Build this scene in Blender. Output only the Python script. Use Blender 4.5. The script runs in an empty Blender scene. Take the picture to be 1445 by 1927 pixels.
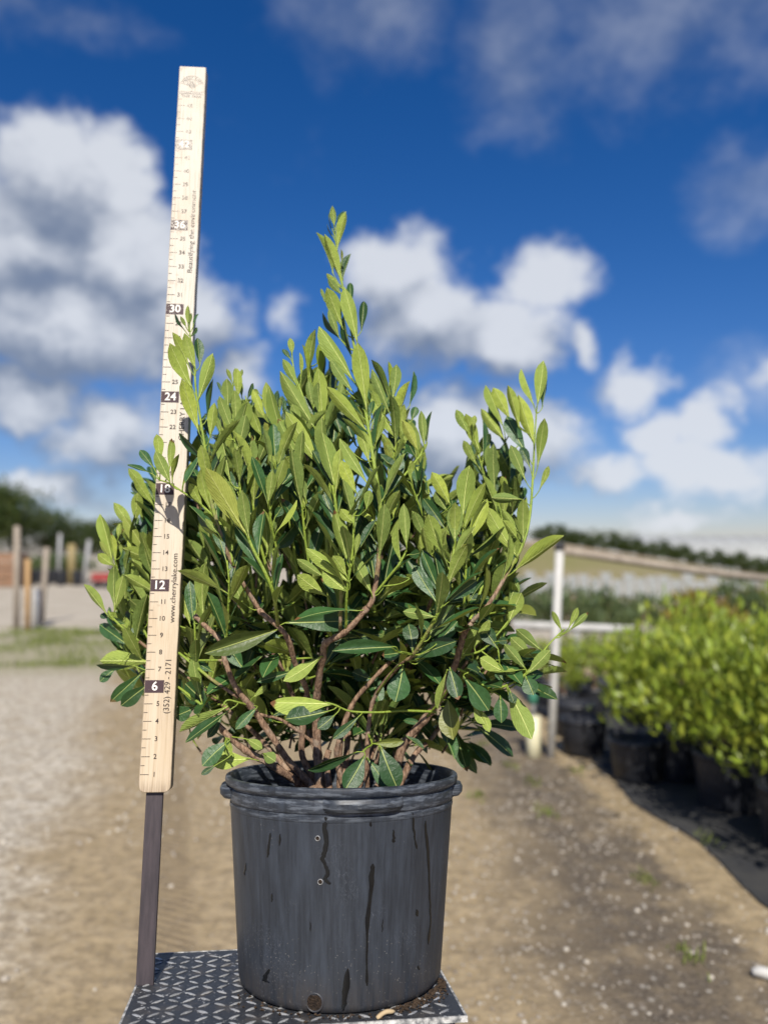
import bpy, bmesh, math, random
from mathutils import Vector, Matrix, noise
R = math.radians
rng = random.Random(7)
scene = bpy.context.scene
col = scene.collection

# ------------------------------------------------------------------ camera
F_PX, CX, CY = 1500.0, 722.5, 963.5          # photo pixels (1445 x 1927)
PITCH = R(3.1)
HC = 1.5
cam_d = bpy.data.cameras.new('camera')
cam = bpy.data.objects.new('camera', cam_d)
col.objects.link(cam)
cam_d.sensor_fit = 'HORIZONTAL'
cam_d.sensor_width = 36.0
cam_d.lens = 36.0 * F_PX / 1445.0
cam_d.clip_start = 0.05
cam_d.clip_end = 3000
cam.location = (0, 0, HC)
cam.rotation_euler = (R(90) + PITCH, 0, 0)
cam_d.dof.use_dof = True
cam_d.dof.focus_distance = 1.13
cam_d.dof.aperture_fstop = 3.1
scene.camera = cam

# ------------------------------------------------------------------ world, sun, exposure
SUN_EL, SUN_AZ = R(44), R(-2)                 # light travels towards +Y, slightly to -X
sun_from = Vector((-math.sin(SUN_AZ) * math.cos(SUN_EL), -math.cos(SUN_AZ) * math.cos(SUN_EL), math.sin(SUN_EL)))
EXPOSURE = 0.30
SKY_STRENGTH = 0.06
world = bpy.data.worlds.new('World')
scene.world = world
world.use_nodes = True
wn = world.node_tree
wn.nodes.clear()


class NT:
    """tiny helper to write node trees"""
    def __init__(s, tree): s.t = tree
    def n(s, kind, **kw):
        nd = s.t.nodes.new(kind)
        for k, v in kw.items(): setattr(nd, k, v)
        return nd
    def link(s, a, b): s.t.links.new(a, b)
    def put(s, sock, v):
        if hasattr(v, 'is_output'): s.t.links.new(v, sock)
        elif v is not None: sock.default_value = v
    def math(s, op, a, b=None, c=None, clamp=False):
        nd = s.n('ShaderNodeMath', operation=op, use_clamp=clamp)
        s.put(nd.inputs[0], a); s.put(nd.inputs[1], b)
        if c is not None: s.put(nd.inputs[2], c)
        return nd.outputs[0]
    def vmath(s, op, a, b=None, scale=None):
        nd = s.n('ShaderNodeVectorMath', operation=op)
        s.put(nd.inputs[0], a)
        if b is not None: s.put(nd.inputs[1], b)
        if scale is not None: s.put(nd.inputs['Scale'], scale)
        return nd.outputs['Value'] if op in ('LENGTH', 'DOT_PRODUCT', 'DISTANCE') else nd.outputs[0]
    def noise(s, vec, scale, detail=4, rough=0.55, dist=0.0, out='Fac'):
        nd = s.n('ShaderNodeTexNoise')
        if vec is not None: s.put(nd.inputs['Vector'], vec)
        nd.inputs['Scale'].default_value = scale
        nd.inputs['Detail'].default_value = detail
        nd.inputs['Roughness'].default_value = rough
        nd.inputs['Distortion'].default_value = dist
        return nd.outputs[out]
    def voronoi(s, vec, scale, feature='F1', out='Distance'):
        nd = s.n('ShaderNodeTexVoronoi', feature=feature)
        if vec is not None: s.put(nd.inputs['Vector'], vec)
        nd.inputs['Scale'].default_value = scale
        return nd.outputs[out]
    def ramp(s, v, a, b, c=0.0, d=1.0, smooth=True):
        nd = s.n('ShaderNodeMapRange')
        nd.interpolation_type = 'SMOOTHSTEP' if smooth else 'LINEAR'
        s.put(nd.inputs['Value'], v)
        for k, x in zip(('From Min', 'From Max', 'To Min', 'To Max'), (a, b, c, d)): s.put(nd.inputs[k], x)
        return nd.outputs['Result']
    def mix(s, fac, a, b, blend='MIX'):
        nd = s.n('ShaderNodeMix', data_type='RGBA', blend_type=blend)
        s.put(nd.inputs[0], fac)
        for sk, v in ((nd.inputs[6], a), (nd.inputs[7], b)):
            if isinstance(v, tuple) and len(v) == 3: v = (*v, 1)
            s.put(sk, v)
        return nd.outputs[2]
    def sep(s, v):
        nd = s.n('ShaderNodeSeparateXYZ'); s.put(nd.inputs[0], v); return nd.outputs
    def comb(s, x, y, z):
        nd = s.n('ShaderNodeCombineXYZ')
        for i, v in enumerate((x, y, z)): s.put(nd.inputs[i], v)
        return nd.outputs[0]
    def attr(s, name, out='Fac'):
        return s.n('ShaderNodeAttribute', attribute_name=name).outputs[out]


def ray(x, y):
    a, b = (x - CX) / F_PX, (CY - y) / F_PX
    return Vector((a, math.cos(PITCH) - b * math.sin(PITCH), math.sin(PITCH) + b * math.cos(PITCH)))

W = NT(wn)
tc = W.n('ShaderNodeTexCoord')
gen = tc.outputs['Generated']
sky = W.n('ShaderNodeTexSky', sky_type='NISHITA')
sky.sun_disc = False
sky.sun_elevation = SUN_EL
sky.sun_rotation = math.atan2(sun_from.x, sun_from.y)
sky.altitude = 0
sky.air_density = 1.0
sky.dust_density = 0.4
sky.ozone_density = 4.0

# cumulus in view: centres of the cloud heaps as directions (azimuth, elevation)
CLOUDS = [(110, 335, 130, 105, 1.1), (215, 335, 72, 78, 1.05), (60, 460, 200, 120, 1.15), (220, 500, 150, 120, 1.15), (330, 590, 130, 90, 1.05),
          (120, 600, 280, 110, 1.15), (40, 735, 150, 60, .9), (190, 810, 130, 75, .9), (60, 920, 130, 50, .8),
          (745, 515, 105, 90, 1), (810, 595, 145, 110, 1), (1015, 545, 105, 72, 1), (925, 635, 165, 80, .95),
          (515, 590, 55, 70, .5), (860, 820, 150, 100, 1), (990, 840, 110, 80, .9), (1112, 650, 45, 38, .75), (1195, 718, 82, 56, .95),
          (1245, 820, 68, 60, .95), (1328, 800, 52, 70, .95), (1145, 892, 90, 46, .9), (1310, 890, 140, 52, 1),
          (1250, 965, 130, 24, .72), (1430, 700, 80, 45, .5), (440, 700, 110, 70, .75)]
# thin veils high up
VEILS = [(700, 20, 170, 90, 1), (960, 90, 130, 140, 1), (1010, 210, 75, 90, .8), (1270, 30, 330, 110, 1), (60, 20, 200, 45, .7), (1430, 365, 100, 65, .95), (1440, 720, 130, 60, .8)]


nrm = W.vmath('NORMALIZE', gen)
warp = W.vmath('SUBTRACT', W.noise(nrm, 9.0, 4, .6, out='Color'), (.5, .5, .5))
wv = W.vmath('NORMALIZE', W.vmath('ADD', nrm, W.vmath('SCALE', warp, scale=.10)))
wx_, wy_, wz_ = W.sep(wv)
az = W.math('ARCTAN2', wx_, wy_)
el = W.math('ARCSINE', wz_)
ae = W.comb(az, el, 0.0)


def heaps(lst, de):
    acc = None
    for px, py, rx, ry, wgt in lst:
        d = ray(px, py).normalized()
        a0, e0 = math.atan2(d.x, d.y), math.asin(d.z) - de
        nd = W.n('ShaderNodeVectorMath', operation='MULTIPLY_ADD')
        W.link(ae, nd.inputs[0])
        nd.inputs[1].default_value = (F_PX / rx, F_PX / ry, 0)
        nd.inputs[2].default_value = (-a0 * F_PX / rx, -e0 * F_PX / ry, 0)
        v = W.math('MULTIPLY_ADD', W.vmath('LENGTH', nd.outputs[0]), -.62 * wgt, wgt)
        acc = v if acc is None else W.math('MAXIMUM', acc, v)
    return acc

acc = heaps(CLOUDS, 0)
acc_up = heaps([c for c in CLOUDS if c[2] * c[3] > 8500 and c[4] > .8], .048)
# the rest of the sky goes on with cumulus of the same kind
away = W.math('MAXIMUM', W.ramp(W.math('ABSOLUTE', az), .52, .7), W.ramp(el, .62, .8))
band = W.noise(W.vmath('MULTIPLY', nrm, (1, 1, 2.0)), 3.4, 1, .5)
rest = W.math('MULTIPLY', W.ramp(band, .48, .8, 0, 1, False), away)
acc = W.math('MAXIMUM', W.math('MAXIMUM', acc, 0.0), rest)
nz = W.vmath('MULTIPLY', nrm, (1, 1, 1.3))
fb = W.noise(nz, 11.0, 6, .60)
fb_up = W.noise(W.vmath('ADD', nz, (.010, 0, .035)), 10.0, 3, .58)
t0 = W.math('ADD', acc, W.math('MULTIPLY_ADD', fb, .85, -.46))
cover = W.ramp(t0, .22, .62)
thin = W.ramp(W.math('ADD', W.math('MAXIMUM', heaps(VEILS, 0), 0.0), W.math('MULTIPLY_ADD', fb, 1.1, -.55)), .12, 1.05, 0, .34)
cover = W.math('MAXIMUM', cover, thin)
lit = W.math('ADD', W.math('SUBTRACT', fb, fb_up), W.math('MULTIPLY', W.math('SUBTRACT', acc, W.math('MAXIMUM', acc_up, 0.0)), .95))
lit = W.ramp(lit, -.38, .42)
CL = 1.0 / SKY_STRENGTH
cl_col = W.mix(lit, (.17 * CL, .21 * CL, .29 * CL), (.60 * CL, .625 * CL, .67 * CL))
hs = W.n('ShaderNodeHueSaturation')
hs.inputs['Saturation'].default_value = 1.32
hs.inputs['Value'].default_value = 1.14
W.link(W.mix(1.0, sky.outputs[0], (1.06, .98, 1.12), 'MULTIPLY'), hs.inputs['Color'])
skyc = W.mix(W.math('MULTIPLY', cover, .90), hs.outputs[0], cl_col)
bg = W.n('ShaderNodeBackground')
W.link(skyc, bg.inputs['Color'])
bg.inputs['Strength'].default_value = SKY_STRENGTH
world.cycles.sampling_method = 'MANUAL'
world.cycles.sample_map_resolution = 256
wo = W.n('ShaderNodeOutputWorld')
W.link(bg.outputs[0], wo.inputs['Surface'])

sun_d = bpy.data.lights.new('sun', 'SUN')
sun_d.energy = 5.0
sun_d.angle = R(.53)
sun_d.color = (1.0, .94, .84)
sun = bpy.data.objects.new('sun', sun_d)
col.objects.link(sun)
sun.rotation_euler = sun_from.to_track_quat('Z', 'Y').to_euler()
scene.view_settings.view_transform = 'Standard'
scene.view_settings.look = 'None'
scene.view_settings.exposure = EXPOSURE
scene.view_settings.gamma = 1.0
scene.view_settings.use_curve_mapping = False
scene.cycles.use_denoising = True
scene.cycles.max_bounces = 5
scene.cycles.sample_clamp_indirect = 6.0

# ------------------------------------------------------------------ helpers
def gnd(x, y, h=0.0):
    d = ray(x, y); t = (h - HC) / d.z
    return Vector((d.x * t, d.y * t, h))

def at(x, y, Y):
    d = ray(x, y); t = Y / d.y
    return Vector((d.x * t, Y, HC + d.z * t))

def tag(o, label=None, cat=None, group=None, kind=None):
    if label: o['label'] = label
    if cat: o['category'] = cat
    if group: o['group'] = group
    if kind: o['kind'] = kind
    return o

def empty(name, loc=(0, 0, 0), rz=0.0, mat=None):
    o = bpy.data.objects.new(name, None)
    o.empty_display_size = .05
    col.objects.link(o)
    if mat is not None: o.matrix_world = mat
    else:
        o.location = loc; o.rotation_euler = (0, 0, rz)
    return o

def link(name, me, mat=None, parent=None):
    o = bpy.data.objects.new(name, me)
    col.objects.link(o)
    if parent is not None: o.parent = parent
    if mat is not None and len(me.materials) == 0: me.materials.append(mat)
    return o

def copy_tree(o, parent=None):
    c = o.copy(); col.objects.link(c)
    if parent is not None: c.parent = parent
    for ch in list(o.children): copy_tree(ch, c)
    return c


class MB:
    """collects vertices and faces of ONE mesh"""
    def __init__(s): s.v = []; s.f = []; s.a = []; s.smooth = True
    def add(s, verts, faces, val=0.0):
        k = len(s.v); s.v += [tuple(p) for p in verts]; s.f += [tuple(i + k for i in f) for f in faces]
        s.a += (list(val) if isinstance(val, (list, tuple)) else [val] * len(verts))
    def box(s, c, size, rot=None, val=0.0):
        hx, hy, hz = (q / 2 for q in size)
        vs = [Vector((x, y, z)) for x in (-hx, hx) for y in (-hy, hy) for z in (-hz, hz)]
        if rot is not None: vs = [rot @ p for p in vs]
        vs = [p + Vector(c) for p in vs]
        s.add(vs, [(0, 1, 3, 2), (4, 6, 7, 5), (0, 4, 5, 1), (2, 3, 7, 6), (0, 2, 6, 4), (1, 5, 7, 3)], val)
    def tube(s, pts, rads, n=7, vals=None, cap=True):
        pts = [Vector(p) for p in pts]
        k = len(pts); verts = []; val = []
        up = Vector((.13, .31, .94))
        for i in range(k):
            t = (pts[min(i + 1, k - 1)] - pts[max(i - 1, 0)])
            t = t.normalized() if t.length > 1e-9 else Vector((0, 0, 1))
            a = t.cross(up)
            if a.length < 1e-3: a = t.cross(Vector((1, 0, 0)))
            a.normalize(); b = t.cross(a)
            for j in range(n):
                q = 2 * math.pi * j / n
                verts.append(pts[i] + (a * math.cos(q) + b * math.sin(q)) * rads[i])
                val.append(vals[i] if vals else 0.0)
        faces = [(i * n + j, i * n + (j + 1) % n, (i + 1) * n + (j + 1) % n, (i + 1) * n + j) for i in range(k - 1) for j in range(n)]
        if cap:
            faces.append(tuple(range(n - 1, -1, -1))); faces.append(tuple((k - 1) * n + j for j in range(n)))
        s.add(verts, faces, val)
    def lathe(s, prof, n=64, c=(0, 0, 0), wob=0.0):
        verts = []; c = Vector(c)
        for r_, z in prof:
            for j in range(n):
                q = 2 * math.pi * j / n
                rr = r_ * (1 + wob * math.sin(2 * q + 1.1))
                verts.append(c + Vector((rr * math.cos(q), rr * math.sin(q), z)))
        faces = [(i * n + j, i * n + (j + 1) % n, (i + 1) * n + (j + 1) % n, (i + 1) * n + j) for i in range(len(prof) - 1) for j in range(n)]
        s.add(verts, faces)
    def mesh(s, name, mat=None, smooth=True, attr=None, sharp=0):
        me = bpy.data.meshes.new(name)
        me.from_pydata(s.v, [], s.f)
        if smooth: me.polygons.foreach_set('use_smooth', [True] * len(me.polygons))
        if attr:
            at_ = me.attributes.new(attr, 'FLOAT', 'POINT'); at_.data.foreach_set('value', s.a)
        if mat: me.materials.append(mat)
        if sharp: me.set_sharp_from_angle(angle=R(sharp))
        me.update()
        return me
    def build(s, name, mat, parent=None, smooth=True, attr=None, sharp=0):
        return link(name, s.mesh(name, mat, smooth, attr, sharp), None, parent)

def catmull(P, m=5):
    P = [Vector(p) for p in P]
    if len(P) < 3:
        return [P[0].lerp(P[-1], i / m) for i in range(m + 1)]
    Q = [P[0] * 2 - P[1]] + P + [P[-1] * 2 - P[-2]]
    out = []
    for i in range(1, len(Q) - 2):
        a, b, c, d = Q[i - 1], Q[i], Q[i + 1], Q[i + 2]
        for k in range(m):
            t = k / m
            out.append(.5 * ((2 * b) + (c - a) * t + (2 * a - 5 * b + 4 * c - d) * t * t + (3 * b - a - 3 * c + d) * t ** 3))
    out.append(P[-1].copy())
    return out

# ------------------------------------------------------------------ materials
def mat_new(name):
    m = bpy.data.materials.new(name); m.use_nodes = True
    m.node_tree.nodes.clear()
    return m, NT(m.node_tree)

def finish(t, bsdf, disp=None):
    o = t.n('ShaderNodeOutputMaterial'); t.link(bsdf, o.inputs['Surface'])
    if disp is not None: t.link(disp, o.inputs['Displacement'])

def principled(t, color, rough=.6, metal=0.0, normal=None, spec=.5, sheen=None):
    b = t.n('ShaderNodeBsdfPrincipled')
    if isinstance(color, tuple) and len(color) == 3: color = (*color, 1)
    t.put(b.inputs['Base Color'], color); t.put(b.inputs['Roughness'], rough); t.put(b.inputs['Metallic'], metal)
    t.put(b.inputs['Specular IOR Level'], spec)
    if normal is not None: t.link(normal, b.inputs['Normal'])
    return b.outputs[0]

def bump(t, h, strength=.3, dist=.01):
    b = t.n('ShaderNodeBump'); t.put(b.inputs['Height'], h)
    b.inputs['Strength'].default_value = strength; b.inputs['Distance'].default_value = dist
    return b.outputs[0]

def obj_co(t): return t.n('ShaderNodeTexCoord').outputs['Object']
def pos_co(t): return t.n('ShaderNodeNewGeometry').outputs['Position']

def plain(name, c1, c2=None, rough=.6, scale=8.0, bmp=.0, spec=.5, metal=0.0, stretch=(1, 1, 1)):
    m, t = mat_new(name)
    co = t.vmath('MULTIPLY', obj_co(t), stretch)
    f = t.noise(co, scale, 5, .6)
    c = t.mix(t.ramp(f, .3, .7), c1, c2 or tuple(v * .7 for v in c1))
    nr = bump(t, f, bmp, .01) if bmp else None
    finish(t, principled(t, c, rough, metal, nr, spec))
    return m

def leaf_mat(name, top, under, rib, trans=.22, young=0.0, rough_top=.36):
    m, t = mat_new(name)
    uv = t.n('ShaderNodeTexCoord').outputs['UV']
    u, v, _ = t.sep(uv)
    ax = t.math('ABSOLUTE', t.math('SUBTRACT', u, .5))
    rndo = t.n('ShaderNodeObjectInfo').outputs['Random']
    rnd = t.math('FRACT', t.math('ADD', rndo, t.attr('leafrnd')))
    rnd2 = t.math('FRACT', t.math('MULTIPLY', rnd, 7.31))
    oc = obj_co(t)
    # side veins, oblique to the midrib
    ph = t.math('SUBTRACT', t.math('MULTIPLY', v, 52.0), t.math('MULTIPLY', ax, 60.0))
    ph = t.math('ADD', ph, t.math('MULTIPLY', t.noise(uv, 5.0, 2), 9.0))
    vein = t.math('POWER', t.math('MULTIPLY_ADD', t.math('SINE', ph), .5, .5), 6.0)
    ribw = t.math('MULTIPLY_ADD', v, -.026, .050)
    ribm = t.ramp(ax, t.math('MULTIPLY', ribw, .45), ribw, 1, 0)
    geo = t.n('ShaderNodeNewGeometry')
    back = geo.outputs['Backfacing']
    uvr = t.vmath('ADD', t.vmath('MULTIPLY', uv, (1.0, 2.6, 1)), t.comb(t.math('MULTIPLY', rnd, 31.0), t.math('MULTIPLY', rnd2, 17.0), 0.0))
    bl = t.noise(uvr, 2.6, 5, .6)
    fine = t.noise(uvr, 38.0, 3, .6)
    ct = t.mix(t.ramp(rnd, 0, 1), tuple(x * .72 for x in top), tuple(min(1, x * 1.35) for x in top))
    ct = t.mix(t.math('MULTIPLY', vein, .05), ct, tuple(min(1, x * 2.0) for x in top))
    cu = t.mix(rnd2, (under[0] * .62, under[1] * .68, under[2] * .72), (under[0] * 1.32, under[1] * 1.22, under[2] * .95))
    cu = t.mix(t.math('MULTIPLY', vein, .22), cu, (under[0] * 1.3, under[1] * 1.25, under[2] * 1.15))
    c = t.mix(back, ct, cu)
    c = t.mix(t.math('MULTIPLY', t.ramp(bl, .38, .72), .5), c, t.mix(back, tuple(x * .55 for x in top), (under[0] * .66, under[1] * .70, under[2] * .55)))
    c = t.mix(t.math('MULTIPLY', t.ramp(fine, .35, .75), .18), c, t.mix(back, tuple(x * .6 for x in top), (under[0] * .6, under[1] * .62, under[2] * .5)))
    c = t.mix(t.math('MULTIPLY', ribm, t.math('MULTIPLY_ADD', back, .45, .5)), c, rib)
    # pale thickened margin, small blemishes
    spot = t.ramp(t.voronoi(uvr, 5.5), .035, .06, 1, 0)
    spot = t.math('MULTIPLY', spot, t.ramp(t.noise(uvr, 1.7, 1), .58, .66))
    c = t.mix(t.math('MULTIPLY', spot, .55), c, (.10, .085, .03))
    rnd3 = t.math('FRACT', t.math('MULTIPLY', rnd, 23.7))
    c = t.mix(t.math('MULTIPLY', t.ramp(rnd3, .955, .995), .38), c, (.34, .31, .05))
    tipb = t.math('MULTIPLY', t.ramp(t.math('ADD', v, t.math('MULTIPLY_ADD', bl, .3, -.15)), .90, .95), t.ramp(rnd3, .08, .05))
    c = t.mix(tipb, c, (.16, .075, .03))
    h = t.math('ADD', t.math('MULTIPLY', t.math('MULTIPLY', vein, back), -.30), t.math('MULTIPLY', ribm, -1.2))
    h = t.math('ADD', h, t.math('MULTIPLY', bl, 1.2))
    nr = bump(t, h, .7, .002)
    rg = t.math('MULTIPLY_ADD', back, .60 - rough_top, rough_top)
    rg = t.math('ADD', rg, t.math('MULTIPLY_ADD', fine, .2, -.1))
    p = principled(t, c, rg, 0, nr, t.math('MULTIPLY_ADD', back, -.22, .42))
    tr = t.n('ShaderNodeBsdfTranslucent')
    t.put(tr.inputs['Color'], t.mix(.5, c, (.32, .48, .03)))
    t.link(nr, tr.inputs['Normal'])
    mx = t.n('ShaderNodeMixShader'); mx.inputs[0].default_value = trans
    t.link(p, mx.inputs[1]); t.link(tr.outputs[0], mx.inputs[2])
    finish(t, mx.outputs[0])
    return m

M = {}
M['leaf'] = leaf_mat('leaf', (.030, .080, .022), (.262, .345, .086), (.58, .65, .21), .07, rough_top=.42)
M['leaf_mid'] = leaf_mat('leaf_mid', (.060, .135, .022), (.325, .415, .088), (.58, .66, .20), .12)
M['leaf_young'] = leaf_mat('leaf_young', (.22, .34, .030), (.36, .46, .060), (.50, .56, .12), .30, rough_top=.45)
M['bushleaf'] = leaf_mat('bush_leaf', (.195, .265, .026), (.33, .40, .060), (.42, .47, .09), .20)
M['greyleaf'] = leaf_mat('grey_leaf', (.075, .115, .045), (.13, .17, .085), (.2, .23, .1), .15)
M['darkleaf'] = leaf_mat('dark_leaf', (.030, .052, .014), (.060, .085, .028), (.1, .12, .03), .12)
M['ochreleaf'] = leaf_mat('ochre_leaf', (.22, .16, .022), (.26, .20, .04), (.3, .24, .05), .2)

def stem_mat():
    m, t = mat_new('stem')
    b = t.attr('brown')
    co = obj_co(t)
    n1 = t.noise(t.vmath('MULTIPLY', co, (1, 1, .35)), 260, 5, .65)
    n2 = t.noise(co, 45, 3, .6)
    green = t.mix(t.ramp(n2, .3, .7), (.26, .34, .045), (.19, .27, .038))
    bark = t.mix(t.ramp(n1, .3, .7), (.095, .052, .032), (.37, .24, .155))
    bark = t.mix(t.math('MULTIPLY', t.ramp(n2, .5, .75), .6), bark, (.38, .31, .24))
    f = t.ramp(t.math('ADD', b, t.math('MULTIPLY_ADD', n2, .5, -.25)), .35, .65)
    c = t.mix(f, green, bark)
    nr = bump(t, n1, .9, .003)
    finish(t, principled(t, c, t.math('MULTIPLY_ADD', f, .35, .42), 0, nr, .35))
    return m
M['stem'] = stem_mat()

def wood_mat():
    m, t = mat_new('board_wood')
    co = obj_co(t)
    x, y, z = t.sep(co)
    g = t.vmath('MULTIPLY', co, (1, 1, .035))
    n1 = t.noise(g, 420, 4, .6)
    n2 = t.noise(g, 120, 4, .6, .6)
    n3 = t.noise(co, 7, 4, .6)
    up = t.ramp(z, .35, .95)
    base = t.mix(t.ramp(n2, .3, .7), (.48, .38, .26), (.57, .475, .35))
    base = t.mix(t.math('MULTIPLY', up, .75), base, (.59, .565, .505))
    base = t.mix(t.math('MULTIPLY', t.ramp(n1, .48, .70), .5), base, (.33, .24, .15))
    base = t.mix(t.math('MULTIPLY', t.ramp(n3, .45, .72), .42), base, (.50, .38, .24))
    dirt = t.math('MULTIPLY', t.ramp(z, .262, .285, 1, 0), t.ramp(n1, .35, .6))
    base = t.mix(t.math('MULTIPLY', dirt, .5), base, (.14, .09, .06))
    stn = t.math('MULTIPLY', t.ramp(t.noise(co, 34, 5, .7), .60, .70), .35)
    base = t.mix(stn, base, (.24, .17, .11))
    edge = t.math('MULTIPLY', t.ramp(t.math('ABSOLUTE', x), .0205, .0232), t.ramp(t.noise(co, 60, 4, .6), .40, .60))
    base = t.mix(t.math('MULTIPLY', edge, .5), base, (.20, .15, .11))
    nr = bump(t, n1, .35, .0006)
    finish(t, principled(t, base, .62, 0, nr, .3))
    return m
M['wood'] = wood_mat()

def ink_mat(name, col_, fade=True):
    m, t = mat_new(name)
    co = t.n('ShaderNodeNewGeometry').outputs['Position']
    z = t.sep(co)[2]
    n = t.noise(t.vmath('MULTIPLY', co, (1, 1, .25)), 900, 3, .6)
    wear = t.ramp(t.math('ADD', n, t.ramp(z, 1.6, 2.3, -.20, .09)), .46, .58)
    c = t.mix(t.math('MULTIPLY', wear, .88), col_, (.56, .52, .45)) if fade else t.mix(t.math('MULTIPLY', wear, .25), col_, (.6, .55, .45))
    finish(t, principled(t, c, .6, 0, None, .25))
    return m
M['ink'] = ink_mat('ink', (.035, .026, .024))
M['ink_block'] = ink_mat('ink_block', (.060, .036, .040))
M['white_print'] = ink_mat('white_print', (.80, .76, .68), False)

def stake_mat():
    m, t = mat_new('stake_steel')
    co = obj_co(t)
    n = t.noise(t.vmath('MULTIPLY', co, (1, 1, .12)), 160, 4, .6)
    n2 = t.noise(co, 60, 6, .7)
    c = t.mix(t.ramp(n, .3, .7), (.036, .030, .034), (.060, .048, .053))
    c = t.mix(t.math('MULTIPLY', t.ramp(n2, .66, .74), .6), c, (.35, .33, .33))
    finish(t, principled(t, c, .55, .0, bump(t, n2, .15, .001), .35))
    return m
M['stake'] = stake_mat()

def pot_mat(name, worn=1.0):
    m, t = mat_new(name)
    co = obj_co(t)
    x, y, z = t.sep(co)
    an = t.math('ARCTAN2', x, t.math('MULTIPLY', y, -1.0))
    cyl = t.comb(t.math('MULTIPLY', an, .17), z, 0.0)
    st = t.noise(t.vmath('MULTIPLY', cyl, (1, .055, 1)), 260, 5, .62)
    st2 = t.noise(t.vmath('MULTIPLY', cyl, (1, .16, 1)), 55, 5, .6)
    bl = t.noise(cyl, 14, 4, .6)
    c = t.mix(t.ramp(st, .2, .8), (.015, .018, .024), (.029, .035, .046))
    c = t.mix(t.math('MULTIPLY', t.ramp(st2, .40, .80), .5), c, (.058, .072, .096))
    c = t.mix(t.math('MULTIPLY', t.ramp(bl, .5, .75), .45), c, (.036, .043, .055))
    # chalky rim, scuffs, dust near the foot
    sc = t.n('ShaderNodeTexNoise'); t.link(t.vmath('MULTIPLY', cyl, (1, .5, 1)), sc.inputs['Vector'])
    sc.inputs['Scale'].default_value = 90; sc.inputs['Detail'].default_value = 6; sc.inputs['Distortion'].default_value = 2.2
    scr = t.ramp(t.math('ABSOLUTE', t.math('SUBTRACT', sc.outputs['Fac'], .5)), 0, .012, 1, 0)
    scr = t.math('MULTIPLY', scr, t.ramp(t.noise(cyl, 9, 2), .5, .62))
    c = t.mix(t.math('MULTIPLY', scr, .28), c, (.22, .24, .28))
    rimz = t.ramp(z, .236, .246)
    rn = t.noise(t.vmath('MULTIPLY', cyl, (.5, 3.0, 1)), 60, 5, .65)
    c = t.mix(t.math('MULTIPLY', rimz, t.math('MULTIPLY', t.ramp(rn, .46, .62), .55)), c, (.15, .17, .20))
    v1 = t.voronoi(cyl, 210)
    dst = t.math('MULTIPLY', t.ramp(v1, .10, .17, 1, 0), t.ramp(t.math('ADD', t.noise(cyl, 11, 3), t.ramp(z, .0, .14, .18, -.06)), .50, .62))
    c = t.mix(t.math('MULTIPLY', dst, t.ramp(st2, .3, .7, .1, .6)), c, (.36, .34, .30))
    foot = t.math('MULTIPLY', t.ramp(t.math('ADD', z, t.math('MULTIPLY', bl, -.06)), -.03, .035, 1, 0), t.ramp(st2, .35, .6))
    c = t.mix(t.math('MULTIPLY', foot, .6), c, (.045, .036, .028))
    rg = t.math('MULTIPLY_ADD', bl, .2, .36)
    finish(t, principled(t, c, rg, 0, bump(t, t.math('ADD', st, t.math('MULTIPLY', bl, .3)), .15, .0006), .42))
    return m
M['pot'] = pot_mat('pot_plastic')
M['bgpot'] = plain('black_pot_plastic', (.012, .013, .017), (.022, .024, .030), .5, 30, .1)
M['wet'] = plain('wet_plastic', (.004, .0045, .006), (.007, .008, .009), .22, 40, 0, .4)
M['soil'] = plain('potting_soil', (.030, .020, .013), (.075, .050, .032), .9, 90, .9, .2)
M['hole'] = plain('dark_root_soil', (.012, .009, .007), (.045, .030, .020), .9, 400, .6, .2)

def plate_mat(lug):
    m, t = mat_new('lug_metal' if lug else 'plate_paint')
    co = pos_co(t)
    n = t.noise(co, 120, 6, .7); n2 = t.noise(co, 420, 4, .65); n3 = t.noise(co, 30, 4, .6)
    if lug:
        h = t.attr('height')
        f = t.ramp(t.math('ADD', h, t.math('MULTIPLY_ADD', n, .9, -.45)), .38, .62)
        f = t.math('MULTIPLY', f, t.ramp(n3, .25, .50, .30, 1))
        f = t.math('MULTIPLY', f, t.math('MULTIPLY_ADD', t.n('ShaderNodeObjectInfo').outputs['Random'], .6, .4))
    else:
        f = t.ramp(t.math('ADD', n, t.math('MULTIPLY', n2, .35)), .80, .86)
    c = t.mix(f, t.mix(t.ramp(n2, .3, .7), (.016, .018, .022), (.040, .043, .050)), t.mix(t.ramp(n2, .3, .7), (.40, .41, .42), (.66, .66, .65)))
    c = t.mix(t.math('MULTIPLY', t.ramp(n3, .50, .70), .40), c, (.11, .095, .078))
    n4 = t.noise(co, 75, 6, .75)
    c = t.mix(t.math('MULTIPLY', t.ramp(n4, .615, .66), .8), c, (.55, .55, .54))
    finish(t, principled(t, c, t.math('MULTIPLY_ADD', f, -.12, .50), t.math('MULTIPLY', f, .55), bump(t, n2, .35, .0008), .45))
    return m
M['plate'] = plate_mat(False)
M['lug'] = plate_mat(True)
M['chip'] = plain('chipped_white_edge', (.62, .61, .58), (.08, .085, .09), .6, 90, .4)
M['steel'] = plain('painted_steel', (.03, .032, .036), (.06, .06, .065), .5, 14, .1)

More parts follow.
